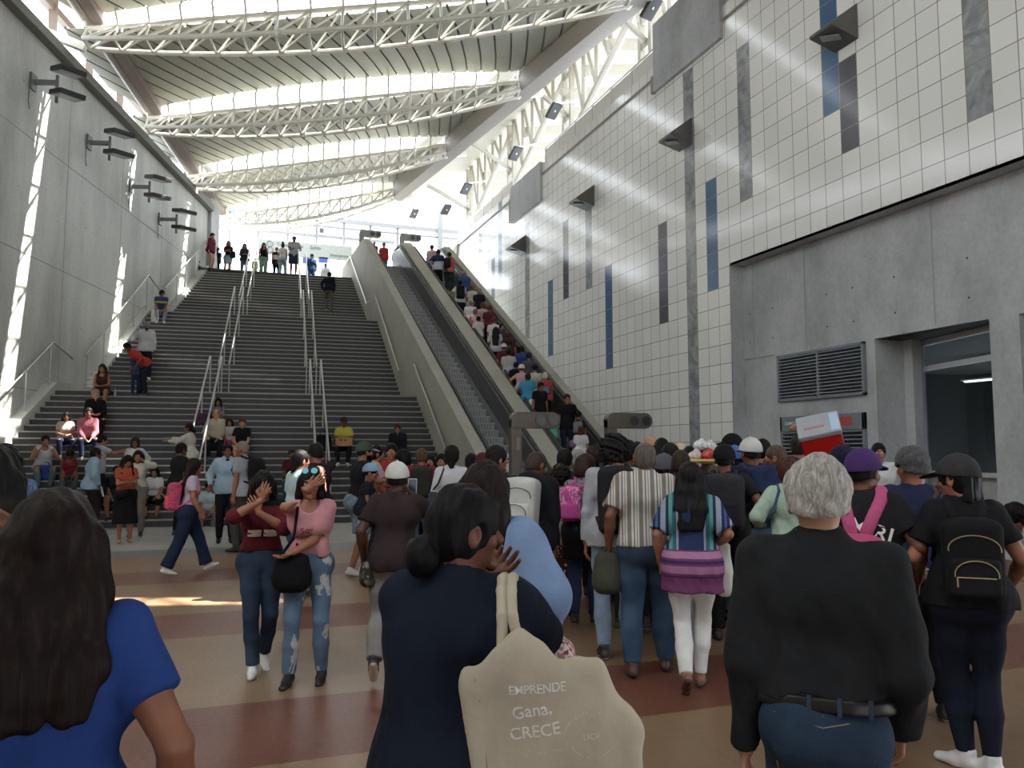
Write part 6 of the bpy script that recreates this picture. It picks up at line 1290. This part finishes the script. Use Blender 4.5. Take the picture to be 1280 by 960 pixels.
esc('person in plum top by the sloping wall edge', 636, 415, 4, 1.62, hair=('short', '#5a2630'), top=('tee', '#5c2a3a'), skin='m')
esc('woman with curly brown hair turned sideways on packed escalator', 636, 422, 60, 1.60, fem=True, hair=('curly', '#33201a'), top=('tee', '#5a4c4c'), skin='m')
esc('person in white cap beside the grey tee man', 630, 429, 8, 1.55, hair=('buzz', '#3a2a24'), cap=('#e2e0dc', '#c04a3c'), top=('tee', '#6a2430'), skin='m')
esc('man in grey tee carrying a child in red cap', 636, 436, 4, 1.66, hair=('short', K_), top=('tee', '#b6b8be', dict(loose=.016)), bot=('jeans', '#6f7f90'), skin='m', w=1.08)
esc('child in red cap held against the grey tee', 637, 441, 30, 1.35, hs=1.1, hair=('buzz', K_), cap=('#b42436', '#b42436'), top=('tee', '#b6b8be'), skin='d')
esc('person in royal blue tee by the sloping wall', 652, 432, 0, 1.60, hair=('short', K_), top=('tee', '#2c4a9a'), skin='m')
esc('person in navy cap and grey tee by the sloping wall', 661, 440, -10, 1.62, hair=('buzz', K_), cap=('#252c54', '#252c54'), top=('tee', '#5c5a62'), skin='m')
esc('person in black with black backpack below the grey tee man', 645, 452, 0, 1.60, hair=('short', K_), top=('tee', '#1d1f24'), bot=('jeans', '#5a7ca0'), skin='m', bags=[('pack', '#1b1d20', 'black backpack directly below the grey tee man', dict(size=(.15, .22, .09)))])
esc('woman in white cap and pink tank top on packed escalator', 652, 455, 4, 1.60, fem=True, hair=('buzz', K_), cap=('#e6e2de', '#e6e2de'), top=('tank', '#e0b4bc'), skin='l', L=(.3, .1, -.3))
esc('man in turquoise tee holding the moving handrail', 660, 466, 0, 1.70, hair=('short', '#20222a'), top=('tee', '#2f9cc8', dict(loose=.014)), bot=('pants', '#1e2228'), skin='d', w=1.08, L=(.24, .2, -.36))
esc('man in black cap and patterned white tee on packed escalator', 668, 455, 0, 1.64, hair=('buzz', '#3a2024'), cap=('#22202a', '#22202a'), top=('tee', '#d8d6cc', dict(pat=('print', '#a8b4a8'))), skin='m')
esc('person with red and teal backpack by the sloping wall', 681, 465, 0, 1.58, hair=('short', '#d8ccb8'), top=('tee', '#c84a4c'), skin='m', bags=[('pack', '#c03a44', 'red and teal backpack near the sloping wall', dict(size=(.15, .2, .09), c2='#4a9ab0'))])
esc('man in black tee looking down toward the crowd', 677, 477, 150, 1.66, hair=('short', K_), top=('tee', '#1c1c22'), bot=('pants', '#1c1c22'), skin='m', head=(0, 15, 0))
esc('child in white cap and white tee with a yellow bag', 670, 487, 30, 1.42, hs=1.08, hair=('buzz', K_), cap=('#e2ddd6', '#c8b48c'), top=('tee', '#e0e0e4'), skin='l', L=(.3, .3, -.1), bags=[('yellow_bag', '#b8a440', 'yellow bag held by the child in white cap', dict(c=(.22, .06, .14), size=(.10, .06, .10)))])
esc('man in black tee looking back down from packed escalator', 709, 492, 170, 1.74, hair=('short', K_), top=('tee', '#1e1d24', dict(loose=.012)), bot=('jeans', '#23283a'), skin='m', L=(.24, .1, -.48))
esc('child in black cap with grey backpack near the escalator foot', 723, 513, 4, 1.40, hs=1.1, hair=('buzz', K_), cap=('#1c1a20', '#1c1a20'), top=('tee', '#26262e'), skin='m', bags=[('pack', '#8c8c92', 'grey backpack on the child in black cap', dict(size=(.14, .18, .07)))])
esc('man in aqua green tee stepping onto packed escalator', 690, 516, 4, 1.66, hair=('short', K_), top=('tee', '#5cc4a8', dict(loose=.014)), bot=('jeans', '#2c4468'), skin='m', L=(.34, .16, -.36), w=1.05)
esc('girl with braids in white tee with red and blue satchel', 726, 532, 6, 1.50, fem=True, hair=('braids', '#5a2f24', .3), top=('tee', '#e0dfe4'), skin='m', bags=[('satchel', '#5a6cb4', 'red and blue satchel beside the girl with braids', dict(c=(-.20, .02, .28), size=(.13, .07, .10), pat=('camo', '#b4484c')))])
# ================================================================ THINGS CARRIED AND LEFT LYING
def decal(txt, size, F, o, ex, ey, mat, parent, s, name='printed_text', span=.5, track=1.0, bold=.012):
    cu = bpy.data.curves.new(name, 'FONT'); cu.body = txt; cu.size = size; cu.align_x = 'CENTER'; cu.align_y = 'CENTER'; cu.space_character = track; cu.resolution_u = 3; cu.offset = size*bold
    t = bpy.data.objects.new('tmp', cu); COL.objects.link(t); bpy.context.view_layer.update()
    me = bpy.data.meshes.new_from_object(t.evaluated_get(bpy.context.evaluated_depsgraph_get())); bpy.data.objects.remove(t)
    ex, ey = nrm(np.array(ex, float)), nrm(np.array(ey, float)); d = -np.cross(ex, ey); V = np.array([v.co[:] for v in me.vertices])
    W_ = np.array(o)+V[:, :1]*ex+V[:, 1:2]*ey-d*span*.5; W_ = project(F, W_, d, span=span)*s
    me.vertices.foreach_set('co', W_.astype(np.float32).ravel()); me.materials.clear(); me.materials.append(mat); me.update(); me.name = name
    ob = bpy.data.objects.new(name, me); COL.objects.link(ob); ob.parent = parent; return ob
def seam(F, pts, d, parent, s, mat, name='seam', r=.0022, span=.5):
    P = project(F, np.array(pts)-nrm(np.array(d, float))*span*.5, d, span=span, lift=.0); return MB().tube([p*s for p in P], r*s, 5).build(name, mat, parent, True)
# -- cream tote on the shoulder of the woman with the bun
ZT = 1.74
def wp_(px, py, dz=0.): return at_depth(px, py, ZT+dz)
fl = (CF, .55); tb = []
for (a, b_, r1, r2) in (((604, 866), (622, 1010), .040, .05), ((640, 838), (660, 1010), .055, .08), ((695, 865), (700, 1010), .070, .09), ((735, 885), (750, 1010), .055, .07), ((772, 925), (775, 1010), .058, .065), ((598, 846), (640, 818), .020, .022), ((640, 818), (735, 848), .024, .022), ((735, 850), (780, 910), .03, .04), ((655, 830), (740, 960), .05, .07)):
    tb.append(cap(wp_(*a), wp_(*b_), r1, r2, k=.03, fl=fl))
m_canvas = cloth('#dccdb2'); FT = surf(tb, .0055, fold=(.010, 5, (55, 55, 6))); v, f_ = FT.nets(); org = wp_(690, 900)
tote = mesh_np('tote_bag', v-org, f_, [m_canvas]); tote.location = tuple(org); tag(tote, 'cream canvas tote with white lettering on the navy cardigan shoulder', 'bag')
J_ = PEOPLE['bun']; 
for off in (-.011, .011):
    pts = [wp_(640, 822)+CR*off*2, wp_(634, 770, .03)+CR*off, wp_(633, 738, .10)+CR*off, wp_(634, 724, .17)+CR*off, wp_(636, 722, .23)+CR*off, wp_(638, 735, .30)+CR*off]
    v, f_ = surf([cap(a, b_, .0125, .0125, .006) for a, b_ in zip(pts[:-1], pts[1:])], .0045).nets(); mesh_np('strap', v-org, f_, [cloth('#d8cbb0')], None, tote)
v, f_ = surf([cap(wp_(641+i*.2, 722+i*6.2, .16-.012*i), wp_(642+i*.2, 724+i*6.2, .16-.012*i), .0055, k=.002) for i in range(13)], .0035).nets(); mesh_np('lace_edge', v-org, f_, [cloth('#dfd3b8')], None, tote)
class Sh:                                    # field seen in the bag's own coordinates
    def __init__(s, F, o): s.F, s.o = F, o
    def sample(s, p): return s.F.sample(np.asarray(p)+s.o)
FT2 = Sh(FT, org); M_PRINT = plain('#efece4', .6, name='white_print'); M_PRINT2 = plain('#ddd2bd', .6, name='pale_print')
def tt_(txt, px, py, size, rot, mat=M_PRINT, track=1.): a = radians(rot); ex = CR*cos(a)+CU*sin(a); ey = -CR*sin(a)+CU*cos(a); decal(txt, size, FT2, wp_(px, py)-org, ex, ey, mat, tote, 1., 'printed_text', .4, track)
tt_('EMPRENDE', 671, 853, .026, 4, track=.95); tt_('Gana,', 664, 879, .037, 10); tt_('CRECE', 668, 904, .036, 8); tt_('UCR', 737, 910, .018, 4, M_PRINT2)
ringp = [wp_(738+27*cos(a), 912-23*sin(a))-org for a in np.linspace(0, 2*pi, 33)]; seam(FT2, ringp, CF, tote, 1., M_PRINT2, 'printed_ring', .0011, .4)
for i, ch in enumerate('Cambiando la vida'):
    if ch == ' ': continue
    a = radians(168-i*8.4); tt_(ch, 738+35*cos(a), 912-31*sin(a), .010, math.degrees(a)-90, M_PRINT2)
seam(FT2, [wp_(659+4*cos(a), 930-4*sin(a))-org for a in np.linspace(0, 2*pi, 13)], CF, tote, 1., M_PRINT2, 'printed_ring', .0009, .4); tt_('emprendimiento', 684, 927, .009, 4, M_PRINT2)
seam(FT2, [wp_(594, 845)-org, wp_(600, 870)-org, wp_(606, 910)-org, wp_(610, 960)-org], CF, tote, 1., cloth('#a8977a'), 'seam', .0016, .4)
# -- woven basket below the tote
bk_o = at_depth(573, 955, 1.95); wb_ = MB()
for i in range(9): wb_.tube([(.10*cos(a), .10*sin(a), -.07+i*.018) for a in np.linspace(0, 2*pi, 25)], .0105, 6)
bo = wb_.build('woven_basket', plain('#a8905a', .8, noise=.3, name='straw', scale=60), None, True); bo.location = tuple(bk_o); tag(bo, 'woven straw basket hanging below the cream tote', 'basket')
MB().tube([(-.1, 0, .07), (-.07, 0, .2), (.06, 0, .24), (.1, 0, .07)], .008, 8).build('handle', plain('#b59c66', .8, name='straw_handle'), bo, True)
# -- belt, pockets and seams of the grey-haired man
g_ = PEOPLE['greyman']; J = g_['J']; P, u, f, r = J['P'], J['u'], J['f'], J['r']; sg = g_['s']
hipT = [cap(P-r*.072-f*.02+u*.06, P+r*.072-f*.02+u*.06, .117, k=.05), cap(P-r*.06+u*.10, P+r*.06+u*.10, .115, k=.05)]
v, f_ = surf(hipT, .007, planes=[(P+u*.105, u), (P+u*.065, -u)]).nets(); belt = mesh_np('belt', v, f_, [plain('#17120f', .45, name='belt_leather')], None, g_['body'], sg)
for x in (-.035, .045, .125):
    p0 = project(surf(hipT, .007), np.array([P+r*x-f*.3+u*.11, P+r*x-f*.3+u*.06]), f, span=.4, lift=.004); MB().bar(p0[0]*sg, p0[1]*sg, .012*sg, .006*sg, tuple(f)).build('belt_loop', cloth('#3c4c62'), belt)
M_STITCH = plain('#9a8a6a', .7, name='stitching')
for sx_ in (-1, 1):
    q = [P+r*sx_*a+u*b_ for a, b_ in ((.045, -.02), (.13, -.045))]; seam(g_['bot'], q, f, g_['bot_o'], sg, M_STITCH, 'pocket_seam')
    q = [P+r*sx_*a+u*b_ for a, b_ in ((.045, -.02), (.05, -.13), (.09, -.16), (.125, -.145), (.13, -.045))]; seam(g_['bot'], q, f, g_['bot_o'], sg, M_STITCH, 'pocket_seam', .0016)
    q = [P+r*sx_*a+u*b_ for a, b_ in ((.0, .03), (.07, .045), (.13, .055))]; seam(g_['bot'], q, f, g_['bot_o'], sg, M_STITCH, 'yoke_seam')
seam(g_['bot'], [P+u*.06, P+u*.0, P-u*.08], f, g_['bot_o'], sg, M_STITCH, 'centre_seam')
q = [P+r*x+u*(.40-.02*abs(x)/.15) for x in np.linspace(-.17, .17, 13)]; seam(g_['top'], q, f, g_['top_o'], sg, plain('#1b1c1e', .9, name='shirt_seam'), 'yoke_seam', .0028)
# striped shirt man: pockets
# -- printed lettering on clothing
def on_back(k, txt, size, dz, dx_=0., rot=0., mat=M_PRINT, front=False):
    R = PEOPLE[k]; J = R['J']; u, f, r = J['u'], J['f'], J['r']; a = radians(rot); ex = (-r if front else r); e2 = ex*cos(a)+u*sin(a); ey = -ex*sin(a)+u*cos(a); fd = f if front else -f
    return decal(txt, size, R['top'], J['P']+u*dz+ex*dx_, e2, ey, mat, R['top_o'], R['s'])
on_back('purple', 'MIRI', .125, .32, .045, -16)
M_DKRED = plain('#6d2733', .7, name='dark_red_print')
on_back('pink', 'Soy', .07, .30, -.01, 6, M_DKRED, True); on_back('pink', 'VALENCIANA', .042, .245, .0, 2, M_DKRED, True)
R = PEOPLE['maroon']; J = R['J']
for x in (-.065, .065):
    pts = [J['P']-J['r']*(x+a)+J['u']*(.26+b_) for a, b_ in ((-.055, -.03), (.055, -.03), (.055, .035), (-.055, .035))]
    G_ = []; n_ = 6
    for i in range(n_+1):
        for j in range(4): G_.append(J['P']-J['r']*(x-.055+.11*i/n_)+J['u']*(.23+.065*j/3)+J['f']*.3)
    Q_ = project(R['top'], G_, -J['f'], span=.45, lift=.004)*R['s']; MB().raw(Q_, [(i*4+j, i*4+4+j, i*4+5+j, i*4+1+j) for i in range(n_) for j in range(3)]).build('printed_patch', M_PRINT, R['top_o'])
on_back('maroon', 'TEAM', .062, .262, .0, 0, plain('#221a1e', .7, name='dark_print'), True)
# -- red and grey cooler box
e1 = CR*cos(radians(25))+CU*sin(radians(25)); e2 = -CR*sin(radians(25))+CU*cos(radians(25)); fw_ = CF.copy()
a = radians(24); e2b = e2*cos(a)-fw_*sin(a); fwb = fw_*cos(a)+e2*sin(a); b2 = radians(-24); e1b = e1*cos(b2)+fwb*sin(b2); fwc = fwb*cos(b2)-e1*sin(b2)
cc = at_depth(1027, 547, 7.0); cr = empty('cooler_box', tuple(cc), 0, 'red cooler box with grey lid held over the heads', 'cooler')
def cbx(lo, hi, name, mats, mis=None):
    vs_ = [e1b*x+fwc*y+e2b*z for z in (lo[2], hi[2]) for x, y in ((lo[0], lo[1]), (hi[0], lo[1]), (hi[0], hi[1]), (lo[0], hi[1]))]; m = MB(); m.raw(vs_, [(0,3,2,1),(4,5,6,7),(0,1,5,4),(1,2,6,5),(2,3,7,6),(3,0,4,7)])
    if mis: m.m = mis
    return m.build(name, mats, cr, bevel=.012)
M_CR = plain('#c8201e', .35, name='cooler_red'); M_CB = plain('#1f3f78', .4, name='cooler_blue'); M_CG = plain('#9a9da4', .3, name='cooler_lid')
cbx((-.17, -.15, -.20), (.17, .15, .10), 'body', [M_CR, M_CB, plain('#2a2624', .5, name='cooler_dark')], [0, 0, 0, 1, 1, 2]); cbx((-.178, -.158, .10), (.178, .158, .15), 'lid', M_CG)
cbx((.10, -.14, .15), (.17, .12, .153), 'lid_tape', plain('#a8c4d8', .3, name='pale_tape')); cbx((-.12, -.06, .15), (.05, -.03, .152), 'lid_mark', plain('#a87078', .5, name='faded_red')); cbx((-.19, -.03, -.02), (-.17, .03, .02), 'handle', M_DARK)
# -- tray of bagged goods
tc_ = at_depth(884, 579, 9.1); tr_ = MB(); tr_.disc((0, 0, 0), (0, 0, 1), .27, .03, 24); to = tr_.build('goods_tray', plain('#b59a5c', .8, noise=.2, name='tray_straw'), None, bevel=.008); to.location = tuple(tc_); tag(to, 'round straw tray of bagged goods carried above the crowd', 'tray')
MB().tube([(.27*cos(a), .27*sin(a), .03) for a in np.linspace(0, 2*pi, 25)], .018, 8).build('rim', plain('#c8b070', .8, name='tray_rim'), to, True)
for i, (x, y, z_, c_) in enumerate(((-.14, .02, .08, '#c8b8b0'), (-.02, -.06, .09, '#b83a3a'), (.11, .02, .09, '#d0b0a0'), (.0, .10, .09, '#c04a4a'), (-.06, .04, .20, '#c9cdd0'), (.07, .05, .19, '#c2c6ca'))):
    v, f_ = surf([ell((0, 0, 0), (.085, .07, .062)), ell((.02, .01, .06), (.03, .03, .02))], .012, fold=(.008, i, (60, 60, 60))).nets(); o = mesh_np('goods_packet', v, f_, [plain(c_, .25, noise=.3, name='packet', scale=30)]); o.location = (tc_[0]+x, tc_[1]+y, tc_[2]+z_)
    tag(o, ('pale', 'lower red', 'beige', 'farther red', 'upper clear', 'topmost grey')[i]+' bagged goods packet on the straw tray', 'packet', 'packets on the straw tray')
# -- bags left on the steps
def step_hit(px, py):
    for t in np.arange(14, 60, .02):
        p = at_depth(px, py, t)
        if p[2] <= stair_z(p[0], p[1]): return V3(p[0], p[1]+.08, stair_z(p[0], p[1]+.08))
def step_bag(name, label, px, py, col, size, cat='bag', pat=None, hdl=True):
    p = step_hit(px, py); w_, d_, h_ = size; v, f_ = surf([rbox((0, 0, h_*.5), (w_, d_, h_*.5), min(w_, d_)*.6), ell((0, 0, h_*.35), (w_*1.08, d_*1.1, h_*.36), None, .04)], .016, fold=(.008, int(px), (25, 25, 25)), planes=[((0, 0, 0), (0, 0, -1))]).nets()
    o = mesh_np(name, v, f_, [cloth(col, pat)]); o.location = tuple(p); tag(o, label, cat)
    if hdl: MB().tube([(-w_*.5, 0, h_*.9), (-w_*.3, 0, h_*1.2), (w_*.3, 0, h_*1.2), (w_*.5, 0, h_*.9)], .010, 6).build('handle', cloth(col), o, True)
step_bag('shopping_bag', 'white bag on the step beside the blue tee man', 193, 404, '#dcdad6', (.12, .09, .42))
step_bag('backpack', 'blue bag on the step between the legs of the white tank man', 54, 606, '#27438c', (.20, .12, .34))
step_bag('purple_bag', 'purple bag on the step beside the handrail and bald older man', 254, 540, '#5a3c58', (.20, .12, .34))
step_bag('black_bag', 'black bag on the step between handrail and yellow jersey man', 404, 566, '#1b1b20', (.20, .14, .42))
step_bag('dark_bag', 'dark case on the step under the beige shirt man', 262, 566, '#20232a', (.22, .14, .32))
step_bag('white_sack', 'pale bundle on the curb beside the child near stair top', 238, 345, '#cfc8be', (.14, .1, .22), 'bag', None, False)
step_bag('black_bag', 'black bag at the stair foot by the navy vest man', 276, 655, '#1a1b1f', (.20, .14, .34))
p = step_hit(143, 500); bt = MB().tube([(0, 0, 0), (0, 0, .15), (0, 0, .18), (0, 0, .21)], [.035, .035, .016, .015], 12).build('bottle', plain('#a8a4b4', .2, name='bottle_plastic'), None, True); bt.location = tuple(p); tag(bt, 'small bottle on the step beside the bare-kneed woman', 'bottle'); MB().disc((0, 0, .21), (0, 0, 1), .017, .015, 10).build('cap', plain('#6a5a80', .4, name='bottle_cap'), bt)

# -- sunglasses pushed up on the hair of the pink top woman
R = PEOPLE['pink']; at, A, sg = R['at'], R['A'], R['s']; gs = MB()
for x in (-.036, .036):
    c = at(x, .062, .112); gs.tube([(c+A[1]*.0)*sg, (c+A[1]*.008+A[2]*.004)*sg], [.030*sg, .026*sg], 14)
gs.tube([at(-.075, -.02, .085)*sg, at(-.066, .055, .112)*sg, at(.066, .055, .112)*sg, at(.075, -.02, .085)*sg], .003*sg, 6)
so = gs.build('sunglasses', plain('#1c6a78', .15, .3, name='teal_lens'), R['body'], True)
